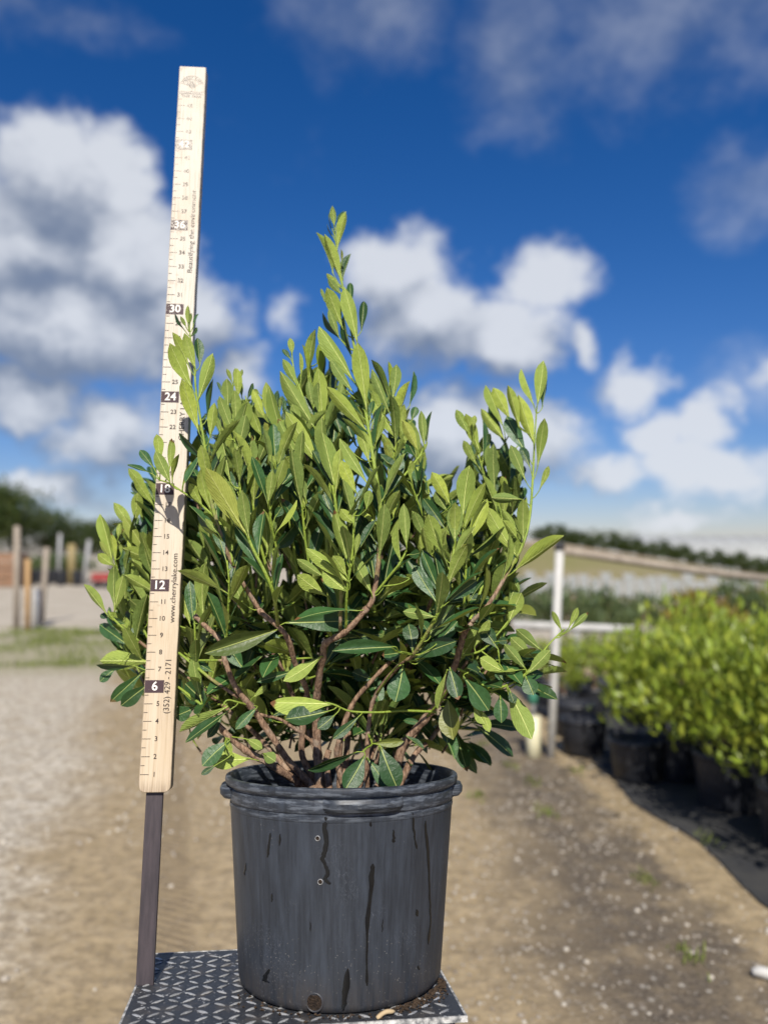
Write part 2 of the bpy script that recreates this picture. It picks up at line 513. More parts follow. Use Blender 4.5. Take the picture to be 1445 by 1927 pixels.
def ground_mat():
    m, t = mat_new('dirt_ground')
    co = pos_co(t)
    x, y, z = t.sep(co)
    n1 = t.noise(co, .9, 6, .62); n2 = t.noise(co, 6.0, 6, .65); n3 = t.noise(co, 55.0, 5, .65)
    sand = t.mix(t.ramp(n2, .3, .7), (.300, .230, .132), (.395, .308, .188))
    grav = t.mix(t.ramp(n3, .32, .68), (.35, .31, .245), (.58, .525, .43))
    dark = t.mix(t.ramp(n3, .3, .7), (.062, .051, .040), (.155, .128, .098))
    wx = t.math('ADD', x, t.math('MULTIPLY_ADD', n1, 1.3, -.65))
    # pale gravel lies left of the wheel track, darker worked soil to the right
    gm = t.math('MULTIPLY', t.ramp(t.math('ADD', wx, t.math('MULTIPLY', y, .30)), -.75, -.15, 1, 0), t.ramp(n2, .25, .6, .35, 1))
    c = t.mix(gm, sand, grav)
    dm = t.math('MULTIPLY', t.ramp(t.math('ADD', wx, t.math('MULTIPLY', y, -.02)), .25, .75), t.ramp(y, 7.5, 11.0, 1, .15))
    dm = t.math('MULTIPLY', dm, t.ramp(t.math('ADD', t.math('ADD', x, t.math('MULTIPLY', y, .035)), t.math('MULTIPLY_ADD', n2, .3, -.15)), 1.42, 1.58, 1, .1))
    dm = t.math('MULTIPLY', dm, t.ramp(t.math('ADD', n2, t.math('MULTIPLY', n1, .5)), .66, 1.0, 1, .45))
    c = t.mix(dm, c, dark)
    # wheel ruts run back along the sandy drive, with cross-tread marks
    tx = t.math('ADD', x, t.math('MULTIPLY', y, .26))
    rut = None
    for c0 in (-.02, .62):
        q = t.ramp(t.math('ABSOLUTE', t.math('SUBTRACT', t.math('ADD', tx, t.math('MULTIPLY_ADD', n1, .10, -.05)), c0)), .07, .15, 1, 0)
        rut = q if rut is None else t.math('MAXIMUM', rut, q)
    tread = t.math('MULTIPLY_ADD', t.math('SINE', t.math('ADD', t.math('MULTIPLY', y, 105.0), t.math('MULTIPLY', tx, 60.0))), .5, .5)
    rutm = t.math('MULTIPLY', t.math('MULTIPLY', rut, t.math('MULTIPLY_ADD', tread, .45, .55)), t.ramp(n2, .3, .6, .3, 1))
    c = t.mix(t.math('MULTIPLY', rutm, .8), c, (.175, .130, .078))
    mid = t.noise(co, 17.0, 5, .7)
    c = t.mix(t.math('MULTIPLY', t.ramp(mid, .42, .64), .55), c, (.15, .115, .075))
    c = t.mix(t.math('MULTIPLY', t.math('MULTIPLY', t.ramp(mid, .52, .36), gm), .7), c, (.62, .56, .46))
    st_ = t.n('ShaderNodeTexVoronoi'); t.link(co, st_.inputs['Vector']); st_.inputs['Scale'].default_value = 24
    stm = t.math('MULTIPLY', t.ramp(st_.outputs['Distance'], .16, .34, 1, 0), t.ramp(t.sep(st_.outputs['Color'])[0], .45, .6))
    c = t.mix(t.math('MULTIPLY', stm, t.math('MULTIPLY_ADD', t.math('MAXIMUM', gm, dm), .45, .10)), c, t.mix(t.sep(st_.outputs['Color'])[1], (.14, .11, .085), (.62, .58, .50)))
    far = t.ramp(y, 9, 16)
    c = t.mix(far, c, t.mix(t.ramp(n1, .3, .7), (.36, .315, .245), (.46, .41, .335)))
    # low weeds tint
    gz = t.math('MULTIPLY', t.ramp(t.math('ADD', y, t.math('MULTIPLY', n2, 2.0)), 10.6, 11.8), t.ramp(t.math('ADD', y, t.math('MULTIPLY', n2, 2.0)), 15.5, 17.5, 1, 0))
    gz = t.math('MULTIPLY', gz, t.ramp(x, -1.8, -3.0))
    gz = t.math('MULTIPLY', gz, t.ramp(n2, .30, .55))
    c = t.mix(t.math('MULTIPLY', gz, .5), c, (.19, .19, .07))
    gr = t.math('MULTIPLY', t.ramp(y, 16, 24), t.ramp(x, 1.0, 3.0))
    c = t.mix(t.math('MULTIPLY', gr, .75), c, t.mix(t.ramp(n1, .35, .65), (.19, .20, .07), (.34, .29, .18)))
    # pebbles in the surface
    vo = t.n('ShaderNodeTexVoronoi'); t.link(co, vo.inputs['Vector']); vo.inputs['Scale'].default_value = 60
    pm = t.math('MULTIPLY', t.ramp(vo.outputs['Distance'], .18, .30, 1, 0), t.ramp(t.sep(vo.outputs['Color'])[0], .55, .7))
    c = t.mix(t.math('MULTIPLY', pm, .45), c, t.mix(t.sep(vo.outputs['Color'])[1], (.20, .16, .12), (.66, .62, .55)))
    h = t.math('ADD', t.math('MULTIPLY', n3, .5), t.math('ADD', t.math('MULTIPLY', n2, 1.5), t.math('ADD', t.math('MULTIPLY', pm, .6), t.math('MULTIPLY', rutm, -.7))))
    finish(t, principled(t, c, .92, 0, bump(t, h, .55, .03), .15))
    return m
M['ground'] = ground_mat()

def pebble_mat():
    m, t = mat_new('pebble')
    r_ = t.attr('leafrnd')
    n = t.noise(pos_co(t), 60, 3)
    c = t.mix(r_, (.17, .14, .105), (.52, .48, .41))
    c = t.mix(t.math('MULTIPLY', n, .3), c, (.30, .24, .18))
    finish(t, principled(t, c, .75, 0, None, .3))
    return m
M['pebble'] = pebble_mat()
M['cloth'] = plain('black_weed_mat', (.022, .023, .027), (.05, .048, .045), .75, 5, .2)
M['white_paint'] = plain('white_weathered_paint', (.55, .54, .51), (.42, .41, .38), .55, 14, .1)
M['white_sheet'] = plain('white_plastic_sheet', (.36, .37, .37), (.25, .26, .25), .5, 3, .1)
M['grey_pvc'] = plain('grey_pvc', (.34, .34, .34), (.27, .27, .27), .45, 10)
M['cream_pvc'] = plain('cream_pvc', (.66, .62, .42), (.55, .52, .36), .5, 12)
M['valve_green'] = plain('green_valve', (.035, .16, .10), (.05, .20, .13), .5, 20)
M['post_wood'] = plain('weathered_post', (.36, .31, .25), (.24, .20, .16), .85, 20, .4, .2, 0, (1, 1, .15))
M['brown_wood'] = plain('new_post', (.42, .27, .13), (.34, .21, .10), .8, 20, .4, .2, 0, (1, 1, .15))
M['yellow'] = plain('ochre_paint', (.27, .21, .09), (.22, .17, .07), .6, 5)
M['orange'] = plain('orange_paint', (.27, .15, .085), (.20, .12, .07), .6, 4)
M['red'] = plain('red_paint', (.30, .035, .03), (.24, .03, .025), .45, 4)
M['black'] = plain('black_rubber', (.02, .02, .022), (.035, .035, .035), .7, 10)
M['bark'] = plain('tree_bark', (.12, .09, .065), (.07, .05, .04), .9, 8, .5, .2)
M['grass'] = leaf_mat('grass_blade', (.155, .20, .045), (.20, .24, .06), (.22, .27, .07), .25)
M['berm'] = plain('bank_soil', (.17, .165, .065), (.24, .20, .12), .95, .12, .4, .1)
M['road'] = plain('sandy_road', (.36, .29, .20), (.30, .24, .165), .95, .3, .2, .1)
M['straw'] = plain('dry_straw', (.50, .38, .22), (.38, .28, .16), .8, 30)

# ------------------------------------------------------------------ the setting: ground
def make_ground():
    xs = [-900, -400, -200, -100, -50, -25] + [-12 + .5 * i for i in range(49)] + [25, 50, 100, 200, 400, 900]
    ys = [-60, -20, -8, -3] + [-1 + .4 * i for i in range(50)] + [20, 24, 28, 34, 42, 55, 75, 100, 150, 250, 500, 1200, 2500]
    v = []; f = []
    for y in ys:
        for x in xs:
            z = (noise.noise(Vector((x * .35, y * .35, 0))) * .03 + noise.noise(Vector((x * 1.3, y * 1.3, 5))) * .012) if abs(x) < 30 and y < 30 else 0
            v.append((x, y, z - .012))
    n = len(xs)
    for j in range(len(ys) - 1):
        for i in range(n - 1): f.append((j * n + i, j * n + i + 1, (j + 1) * n + i + 1, (j + 1) * n + i))
    me = bpy.data.meshes.new('ground'); me.from_pydata(v, [], f)
    me.polygons.foreach_set('use_smooth', [True] * len(me.polygons))
    me.materials.append(M['ground'])
    tag(link('ground', me), 'tan sandy gravel yard with wheel tracks', None, None, 'structure')
make_ground()

def gz(x, y):
    return noise.noise(Vector((x * .35, y * .35, 0))) * .03 + noise.noise(Vector((x * 1.3, y * 1.3, 5))) * .012 - .012

# ------------------------------------------------------------------ the rig frame: everything on the steel platform
TILT = R(11.12) - PITCH                         # the platform leans back a little
_xr, _yr = Vector((1, 0, 0)), Vector((0, math.cos(TILT), -math.sin(TILT)))
_zr = _xr.cross(_yr)
up_c = Vector((0, -math.sin(PITCH), math.cos(PITCH))); fw_c = Vector((0, math.cos(PITCH), math.sin(PITCH)))
RIG_O = Vector((0, 0, HC)) + _xr * -.0642 + up_c * -.6785 + fw_c * 1.1709
RIG = Matrix.Translation(RIG_O) @ Matrix((_xr, _yr, _zr)).transposed().to_4x4()
RIG_I = RIG.inverted()
CAM_R = RIG_I @ Vector((0, 0, HC))
RIG_R3 = RIG_I.to_3x3()

def rp(x, y, d):
    """photo pixel -> point of the rig frame on the upright plane d metres behind the pot axis"""
    r_ = RIG_R3 @ ray(x, y)
    t = (d - CAM_R.y) / r_.y
    return CAM_R + r_ * t

def rcone(x, y, r0, z0, r1, z1, off=.0006):
    """photo pixel -> point on the front of the pot wall (a cone)"""
    r_ = RIG_R3 @ ray(x, y)
    k = (r1 - r0) / (z1 - z0)
    lo, hi = .5, 1.5
    best = None
    t = .6
    while t < 1.4:
        p = CAM_R + r_ * t
        if math.hypot(p.x, p.y) <= r0 + k * (p.z - z0) + off: best = p; break
        t += .0004
    if best is None: return None
    rr = r0 + k * (best.z - z0) + off
    s = rr / math.hypot(best.x, best.y)
    return Vector((best.x * s, best.y * s, best.z))

H_POT = .284

# ------------------------------------------------------------------ platform with tread plate
def make_platform():
    yaw = R(8)
    root = empty('tread_plate_stand', mat=RIG @ Matrix.Rotation(yaw, 4, 'Z'))
    tag(root, 'black worn diamond tread plate stand carrying the potted shrub', 'platform')
    u0, u1, v0, v1, th = -.288, .147, -.166, .123, .006
    b = MB(); b.box(((u0 + u1) / 2, (v0 + v1) / 2, -th / 2 - .0006), (u1 - u0, v1 - v0, th))
    b.build('plate', M['plate'], root, False)
    # chipped edge strips
    for nm, c, s in (('edge', ((u0 + u1) / 2, v0 - .0015, -th / 2 - .0006), (u1 - u0 + .006, .003, th + .001)),
                     ('edge', (u0 - .0015, (v0 + v1) / 2, -th / 2 - .0006), (.003, v1 - v0, th + .001)),
                     ('edge', (u1 + .0015, (v0 + v1) / 2, -th / 2 - .0006), (.003, v1 - v0, th + .001)),
                     ('edge', ((u0 + u1) / 2, v1 + .0015, -th / 2 - .0006), (u1 - u0 + .006, .003, th + .001))):
        e = MB(); e.box(c, s); e.build(nm, M['chip'], root, False)
    # one almond-shaped lug mesh, shared
    verts = []; faces = []; val = []
    N = 7
    L_, Wd, Hh = .0120, .0033, .0020
    for i in range(N):
        t = -1 + 2 * i / (N - 1)
        w = Wd * (1 - t * t) + .0002
        hgt = Hh * (1 - t * t) ** .8
        verts += [(t * L_, -w, -.0007), (t * L_, -w * .35, hgt * .9), (t * L_, w * .35, hgt * .9), (t * L_, w, -.0007)]
        val += [0, min(1, hgt / Hh), min(1, hgt / Hh), 0]
    for i in range(N - 1):
        for j in range(3): faces.append((i * 4 + j, (i + 1) * 4 + j, (i + 1) * 4 + j + 1, i * 4 + j + 1))
    mb = MB(); mb.add(verts, faces, val)
    me = mb.mesh('tread_lug', M['lug'], True, 'height')
    p = .0208
    ci = int((u1 - u0) / p); cj = int((v1 - v0) / p)
    inv = Matrix.Rotation(yaw, 3, 'Z')
    for j in range(cj):
        for i in range(ci):
            x, y = u0 + p * (i + .75), v0 + p * (j + .75)
            q = inv @ Vector((x, y, 0))
            if math.hypot(q.x, q.y) < .13: continue        # wholly under the pot
            if q.y > .03 and abs(q.x) < .12: continue      # wholly behind the pot
            o = link('tread_lug', me, None, root)
            o.location = (x, y, -.0006)
            o.rotation_euler = (0, 0, R(38 if (i + j) % 2 else -38) + rng.uniform(-.05, .05))
            o.scale = (rng.uniform(.92, 1.05), rng.uniform(.9, 1.1), rng.uniform(.85, 1.1))
    # what carries it, below the picture: a frame and a column down to the ground
    fr = MB()
    for y in (v0 + .03, v1 - .03): fr.box(((u0 + u1) / 2, y, -th - .016), (u1 - u0 - .02, .03, .03))
    for x in (u0 + .03, u1 - .03): fr.box((x, (v0 + v1) / 2, -th - .0165), (.03, v1 - v0 - .09, .029))
    fr.build('frame', M['steel'], root, False)
    Mw = (RIG @ Matrix.Rotation(yaw, 4, 'Z')).inverted()
    top = RIG @ Vector((-.06, -.02, -.036))
    foot = Vector((top.x, top.y, gz(top.x, top.y)))
    cb = MB(); cb.tube([Mw @ top, Mw @ (foot + Vector((0, 0, .02)))], [.035, .035], 12)
    cb.build('column', M['steel'], root)
    fb = MB(); fb.lathe([(0, .03), (.19, .025), (.2, .015), (.2, -.03), (0, -.03)], 32)
    o = fb.build('foot_plate', M['steel'], root)
    o.matrix_parent_inverse = Matrix.Identity(4)
    o.matrix_local = Mw @ Matrix.Translation(foot)
make_platform()

# ------------------------------------------------------------------ nursery pot
WALL0, WALL1 = (.1475, .012), (.1672, .239)
def make_pot():
    root = empty('nursery_pot', mat=RIG)
    tag(root, 'large scuffed black plastic nursery pot with water drips on tread plate', 'pot')
    H = H_POT
    w = MB()
    w.lathe([(.02, .004), (.13, .004), (.139, 0), (.1445, .003), (.147, .009), WALL0, (.150, .04), WALL1, (.166, .2395),
             (.163, .235), (.1455, .03), (.02, .02)], 96)
    wall = w.build('wall', M['pot'], root, sharp=40)
    r_ = MB()
    r_.lathe([(.1655, .2385), (.1678, .2392), (.1685, .2415), (.1682, .2462), (.1668, .2470), (.1668, .2500), (.1692, .2506), (.1702, .2525), (.1708, .2655), (.1700, .2672),
              (.1686, .2680), (.1686, .2712), (.1738, .2718), (.1758, .2740), (.1764, .279), (.1756, .2828), (.1735, H), (.1695, H - .0002), (.1672, .281), (.1662, .262), (.1640, .2372)], 112)
    r_.build('rim', M['pot'], root, sharp=38)
    # four grip lugs under the lip
    for a0, half in ((-77, 18.5), (-172, 14), (-3, 10), (95, 18)):
        g = MB(); pts = 15; vs = []; fs = []
        for i in range(pts):
            t = -1 + 2 * i / (pts - 1)
            a = R(a0) + R(half) * t
            e = max(0.0, 1 - abs(t) ** 6)
            out = .171 + .0105 * e
            prof = [(.1690, .2690), (out, .2697), (out + .0022, .2650), (out + .0015, .2585), (out - .003, .2535), (.1690, .2530)]
            for rr, z in prof: vs.append((rr * math.cos(a), rr * math.sin(a), z))
        k = 6
        for i in range(pts - 1):
            for j in range(k - 1): fs.append((i * k + j, (i + 1) * k + j, (i + 1) * k + j + 1, i * k + j + 1))
        fs += [tuple(range(k)), tuple((pts - 1) * k + j for j in range(k - 1, -1, -1))]
        g.add(vs, fs); g.build('handle', M['pot'], root, sharp=30)
    # soil
    s = MB(); vs = [(0, 0, .205)]; fs = []
    nr_, na = 14, 48
    for i in range(1, nr_ + 1):
        for j in range(na):
            a = 2 * math.pi * j / na; rr = .1625 * i / nr_
            x, y = rr * math.cos(a), rr * math.sin(a)
            z = .203 + .010 * noise.noise(Vector((x * 30, y * 30, 0))) + .006 * noise.noise(Vector((x * 90, y * 90, 3)))
            vs.append((x, y, z))
    fs += [(0, 1 + j, 1 + (j + 1) % na) for j in range(na)]
    for i in range(nr_ - 1):
        for j in range(na): fs.append((1 + i * na + j, 1 + (i + 1) * na + j, 1 + (i + 1) * na + (j + 1) % na, 1 + i * na + (j + 1) % na))
    s.add(vs, fs); s.build('soil', M['soil'], root)
    # holes: a sunken dark disc with a lip
    def disc(px, py, rad, ringm, name):
        c = rcone(px, py, *WALL0, *WALL1, .0)
        if c is None: return
        nrm = Vector((c.x, c.y, 0)).normalized(); a = Vector((0, 0, 1)).cross(nrm); b = nrm.cross(a)
        m_ = MB(); n = 20
        ring = lambda r, o_: [c + nrm * o_ + a * (r * math.cos(2 * math.pi * k / n)) + b * (r * math.sin(2 * math.pi * k / n)) for k in range(n)]
        m_.add([c + nrm * .0006] + ring(rad, .0007), [(0, 1 + k, 1 + (k + 1) % n) for k in range(n)])
        h = m_.build(name, M['hole'], root, False)
        l = MB(); vs = ring(rad * .96, .0005) + ring(rad * 1.0, .0018) + ring(rad * 1.14, .0016) + ring(rad * 1.22, -.0004)
        l.add(vs, [(q * n + k, q * n + (k + 1) % n, (q + 1) * n + (k + 1) % n, (q + 1) * n + k) for q in range(3) for k in range(n)])
        l.build('hole_lip', ringm, h)
    disc(592, 1887, .0102, M['pot'], 'drain_hole')
    disc(598, 1578, .0028, M['grey_pvc'], 'drain_hole')
    disc(603, 1660, .0030, M['grey_pvc'], 'drain_hole')
    # water drips: thin dark films on the wall (photo pixels, width)
    drips = [
        ([(613, 1538), (611, 1560), (615, 1585), (610, 1608), (606, 1618), (614, 1632), (617, 1645), (612, 1655), (620, 1665)], [11, 9, 8, 9, 8, 7, 8, 8, 10]),
        ([(702, 1626), (699, 1650), (697, 1690), (692, 1730), (690, 1780), (690, 1820), (691, 1856)], [7, 10, 7, 8, 4, 4, 6]),
        ([(800, 1545), (803, 1580), (806, 1625), (809, 1690), (810, 1740), (806, 1778)], [4, 6, 5, 3, 3, 5]),
        ([(777, 1530), (778, 1560), (781, 1580), (784, 1598)], [4, 4, 3, 5]),
        ([(655, 1823), (652, 1850), (648, 1885), (646, 1903)], [5, 12, 10, 5]),
        ([(509, 1568), (507, 1590), (503, 1614)], [4, 4, 6]),
        ([(740, 1562), (741, 1578), (740, 1586)], [4, 5, 6]), ([(784, 1712), (785, 1725)], [5, 7]),
        ([(462, 1625), (460, 1648)], [3, 3]), ([(512, 1682), (511, 1698)], [3, 3]), ([(697, 1546), (698, 1556)], [5, 5]),
        ([(528, 1570), (526, 1592)], [3, 4]), ([(584, 1735), (584, 1753)], [2, 2]), ([(720, 1730), (719, 1755)], [2, 2]),
        ([(787, 1818), (788, 1826)], [4, 4]), ([(507, 1824), (500, 1836), (497, 1846), (506, 1850)], [4, 8, 9, 8])]
    for pts, ws in drips:
        P = []
        for k in range(len(pts) - 1):
            for q in range(4):
                t = q / 4
                P.append((pts[k][0] * (1 - t) + pts[k + 1][0] * t + rng.uniform(-.8, .8), pts[k][1] * (1 - t) + pts[k + 1][1] * t, ws[k] * (1 - t) + ws[k + 1] * t))
        P.append((*pts[-1], ws[-1]))
        vs = []; fs = []
        for k, (x, y, w_) in enumerate(P):
            w_ *= .5 * (.35 if k in (0, len(P) - 1) else 1) * rng.uniform(.85, 1.15)
            for e, of in ((-1, .0004), (0, .0010), (1, .0004)):
                c = rcone(x + e * w_, y, *WALL0, *WALL1, of)
                vs.append(c if c is not None else vs[-1])
        for k in range(len(P) - 1):
            for e in range(2): fs.append((k * 3 + e, k * 3 + e + 1, (k + 1) * 3 + e + 1, (k + 1) * 3 + e))
        d_ = MB(); d_.add(vs, fs); d_.build('water_drip', M['wet'], root)
make_pot()

def crumbs():
    m = MB()
    for _ in range(420):
        a = R(rng.choice([rng.uniform(-62, -8), rng.uniform(-62, -8), rng.uniform(-150, -10)])); rr = .146 + abs(rng.gauss(0, .010))
        x, y = rr * math.cos(a), rr * math.sin(a)
        if x * math.cos(R(8)) + y * math.sin(R(8)) > .145: continue
        s = rng.uniform(.0008, .003)
        c = Vector((x, y, s * .5))
        vs = [c + Vector((rng.uniform(.6, 1.2) * dx * s, rng.uniform(.6, 1.2) * dy * s, rng.uniform(.5, 1) * dz * s)) for dx, dy, dz in ((1, 0, 0), (-1, 0, 0), (0, 1, 0), (0, -1, 0), (0, 0, 1), (0, 0, -1))]
        m.add([RIG @ q for q in vs], [(0, 2, 4), (2, 1, 4), (1, 3, 4), (3, 0, 4), (2, 0, 5), (1, 2, 5), (3, 1, 5), (0, 3, 5)])
    o = m.build('soil_crumbs', M['soil'], None, False)
    tag(o, 'dark soil crumbs spilled around the foot of the pot', 'soil', None, 'stuff')
    s = MB(); pts = catmull([RIG @ Vector((.055, -.158, .002)), RIG @ Vector((.066, -.150, .006)), RIG @ Vector((.078, -.143, .004))], 4)
    s.tube(pts, [.0022, .003, .003, .0028, .003, .003, .003, .0026, .0015], 6)
    tag(s.build('dry_twig', M['straw']), 'short pale dry twig lying on the tread plate by the pot', 'twig')
crumbs()

# ------------------------------------------------------------------ measuring stick
def make_stick():
    IN = .0254
    XR, YR, Z0 = -.2728, -.0523, H_POT - .0230
    Wb, Th = .0462, .021
    yaw = R(4)
    Ms = RIG @ Matrix.Translation((XR, YR, 0)) @ Matrix.Rotation(yaw, 4, 'Z')
    root = empty('measuring_stick', mat=Ms)
    tag(root, 'tall pale wooden inch measuring stick on a dark steel stake', 'measuring stick')
    # stake (front face just behind the board's front)
    s = bmesh.new()
    bmesh.ops.create_cube(s, size=1)
    bmesh.ops.scale(s, vec=(.0246, .0065, Z0 + .02), verts=s.verts)
    bmesh.ops.translate(s, vec=(-.0012, .0065 + .0048, (Z0 + .02) / 2 - .001), verts=s.verts)
    bmesh.ops.bevel(s, geom=s.edges[:], offset=.0006, segments=1, affect='EDGES')
    me = bpy.data.meshes.new('stake'); s.to_mesh(me); link('stake', me, M['stake'], root)
    # board: outline with rounded lower corners, extruded
    Lb = 48.1 * IN
    out = []
    rc = .009
    for cx_, a0 in ((-Wb / 2 + rc, 180), (Wb / 2 - rc, 270)):
        for k in range(6):
            a = R(a0 + 18 * k); out.append((cx_ + rc * math.cos(a), rc + rc * math.sin(a)))
    rt = .002
    for cx_, a0 in ((Wb / 2 - rt, 0), (-Wb / 2 + rt, 90)):
        for k in range(4):
            a = R(a0 + 30 * k); out.append((cx_ + rt * math.cos(a), Lb - rt + rt * math.sin(a)))
    # edge points along the sides so the arris can wander
    full = []
    for i, (x, z) in enumerate(out):
        full.append((x, z))
        x2, z2 = out[(i + 1) % len(out)]
        if abs(z2 - z) > .2:
            for k in range(1, 90):
                t = k / 90; zz = z + (z2 - z) * t
                full.append((x + noise.noise(Vector((zz * 18, x * 50, 2))) * .0005, zz))
    n = len(full); vs = []; fs = []
    cxm = 0
    for off, yy in ((.0, .0009), (.0009, 0.0)):
        for x, z in full:
            k = 1 - off / (Wb / 2)
            vs.append((x * k, yy, Z0 + off + z * (1 - 2 * off / Lb)))
    for x, z in full: vs.append((x, Th, Z0 + z))
    for i in range(n):
        j = (i + 1) % n
        fs.append((i, j, n + j, n + i)); fs.append((2 * n + i, 2 * n + j, j, i))
    fs.append(tuple(range(n, 2 * n))); fs.append(tuple(range(3 * n - 1, 2 * n - 1, -1)))
    b = MB(); b.add(vs, fs)
    board = b.build('board', M['wood'], root, False)
    # ---- print on the board's front face (x right, z up), facing -y
    def flat(polys, name, mat, y, parent=board):
        m_ = MB()
        for P in polys: m_.add([(x, y, z) for x, z in P], [tuple(range(len(P)))])
        return m_.build(name, mat, parent, False)
    Lx = -Wb / 2
    tick = []
    for k in range(2, 92):
        s_ = k / 2
        if k % 2 == 0 and (k // 2) % 6 == 0: continue
        ln = .0125 if k % 2 == 0 else .0058
        w_ = .00042
        z = Z0 + s_ * IN
        x0 = Lx + .0012
        tick.append([(x0, z - w_), (x0 + ln, z - w_), (x0 + ln, z + w_), (x0, z + w_)])
    flat(tick, 'tick_marks', M['ink'], -.0003)
    for k in range(1, 8):
        z = Z0 + 6 * k * IN
        flat([[(Lx + .0008, z - .0093), (Lx + .0290, z - .0093), (Lx + .0290, z + .0093), (Lx + .0008, z + .0093)]], 'number_block', M['ink_block'], -.0003)
    todo = []
    def text(body, size, x, z, mat, name, y=-.0005, rot=0.0, width=None, bold=0.0):
        cu = bpy.data.curves.new('lettering', 'FONT'); cu.body = body; cu.size = size
        cu.align_x = 'CENTER'; cu.align_y = 'CENTER'; cu.resolution_u = 3; cu.offset = bold
        o = bpy.data.objects.new('tmp', cu); col.objects.link(o)
        todo.append((o, x, z, y, mat, name, rot, width))
    for k in range(1, 46):
        z = Z0 + k * IN
        if k % 6 == 0: text(str(k), .0185, Lx + .0155, z, M['white_print'], 'numeral', -.0006, 0, None, .0003)
        else: text(str(k), .0100, Lx + .0215, z, M['ink'], 'numeral', -.0005, 0, None, .0001)
    def vert(body, s0, s1, size, x): text(body, size, x, Z0 + (s0 + s1) / 2 * IN, M['ink'], 'lettering', -.0005, 90, (s1 - s0) * IN)
    vert('(352) 429 - 2171', 4.45, 7.55, .0125, Lx + .0345)
    vert('www.cherrylake.com', 9.75, 13.95, .0120, Lx + .0362)
    vert('CHERRY LAKE TREE FARM', 21.15, 27.0, .0120, Lx + .0362)
    vert('Beautifying the environment', 32.6, 38.6, .0120, Lx + .0362)
    text('TREE  FARM', .0062, 0, Z0 + 45.75 * IN, M['ink_block'], 'lettering', -.0005, 0, .034, .0002)
    # arched word of the emblem
    word = 'CHERRY LAKE'; rad = .0165; zc = Z0 + 46.55 * IN
    for i, ch in enumerate(word):
        if ch == ' ': continue
        a = R(160 - 140 * i / (len(word) - 1))
        text(ch, .0068, rad * math.cos(a), zc + rad * math.sin(a), M['ink_block'], 'lettering', -.0005, math.degrees(a) - 90)
    bpy.context.view_layer.update()
    dg = bpy.context.evaluated_depsgraph_get()
    for o, x, z, y, mat, name, rot, width in todo:
        me = bpy.data.meshes.new_from_object(o.evaluated_get(dg))
        xs = [v.co.x for v in me.vertices]; w_ = (max(xs) - min(xs)) or 1; cx_ = (max(xs) + min(xs)) / 2
        k = width / w_ if width else 1.0
        Mt = Matrix.Translation((x, y, z)) @ Matrix.Rotation(R(90), 4, 'X') @ Matrix.Rotation(R(rot), 4, 'Z') @ Matrix.Diagonal((k, 1, 1, 1)) @ Matrix.Translation((-cx_, 0, 0))
        me.transform(Mt)
        me.materials.clear(); me.materials.append(mat)
        link(name, me, None, board)
        cu = o.data; bpy.data.objects.remove(o); bpy.data.curves.remove(cu)
    # emblem: arch, base lines, small tree
    def arc(r0, r1, a0, a1, c, k=24):
        return [[(r0 * math.cos(a), c + r0 * math.sin(a)), (r1 * math.cos(a), c + r1 * math.sin(a)), (r1 * math.cos(b_), c + r1 * math.sin(b_)), (r0 * math.cos(b_), c + r0 * math.sin(b_))]
                for a, b_ in ((R(a0 + (a1 - a0) * i / k), R(a0 + (a1 - a0) * (i + 1) / k)) for i in range(k))]
    P = arc(.0199, .0207, 0, 180, zc) + arc(.0126, .0132, 8, 172, zc)
    P += [[(-.0206, zc - .018), (-.0202, zc - .018), (-.0202, zc), (-.0206, zc)], [(.0202, zc - .018), (.0206, zc - .018), (.0206, zc), (.0202, zc)]]
    P += [[(-.0200, zc - .0115), (.0200, zc - .0115), (.0200, zc - .0110), (-.0200, zc - .0110)], [(-.0200, zc - .0160), (.0200, zc - .0160), (.0200, zc - .0135), (-.0200, zc - .0135)]]
    P += [[(-.0006, zc - .011), (.0006, zc - .011), (.0005, zc + .002), (-.0005, zc + .002)]]
    for _ in range(46):
        a = rng.uniform(0, 6.283); q = math.sqrt(rng.random())
        x, z = .0098 * q * math.cos(a), zc + .003 + .0062 * q * math.sin(a); s_ = rng.uniform(.0007, .0016)
        P.append([(x + s_ * math.cos(b_ + a), z + s_ * math.sin(b_ + a)) for b_ in (0, 1.3, 2.5, 3.8, 5.0)])
    flat(P, 'emblem', M['ink_block'], -.0003)
make_stick()

# ------------------------------------------------------------------ the shrub
PROF = [(0, .035), (.08, .11), (.18, .23), (.32, .385), (.45, .475), (.55, .5), (.66, .485), (.77, .42), (.87, .30), (.95, .15), (1, .02)]

def leaf_mesh(name, bend, fold, twist, wave, peak=.55, ns=9, na=4, seed=0, sym=0.0):
    """unit leaf: length 1 along +y, width 1 along x, upper side +z"""
    vs = []; fs = []; uv = []
    rows = []
    for i in range(ns + 1):
        t = i / ns
        tt = t ** (math.log(.5) / math.log(peak + .02)) if t > 0 else 0
        w = .03
        for (ta, wa), (tb, wb) in zip(PROF, PROF[1:]):
            if ta <= tt <= tb: w = wa + (wb - wa) * (tt - ta) / (tb - ta)
        rows.append(w)
        ang = twist * (t - .3)
        zc = bend * (t * t) * 1.0 - bend * .25 * t
        xc = sym * math.sin(math.pi * t)
        for j in range(na + 1):
            e = -1 + 2 * j / na
            x = e * w
            z = fold * abs(x) * 1.0 + wave * math.sin(t * 11 + seed + (2.1 if e > 0 else 0)) * abs(e) ** 2 * .5
            xx = x * math.cos(ang) - z * math.sin(ang); zz = x * math.sin(ang) * .35 + z * math.cos(ang)
            vs.append((xx + xc, t, zz * .35 + zc)); uv.append((.5 + x, t))
    for i in range(ns):
        for j in range(na):
            a = i * (na + 1) + j
            fs.append((a, a + 1, a + na + 2, a + na + 1))
    return vs, fs, uv

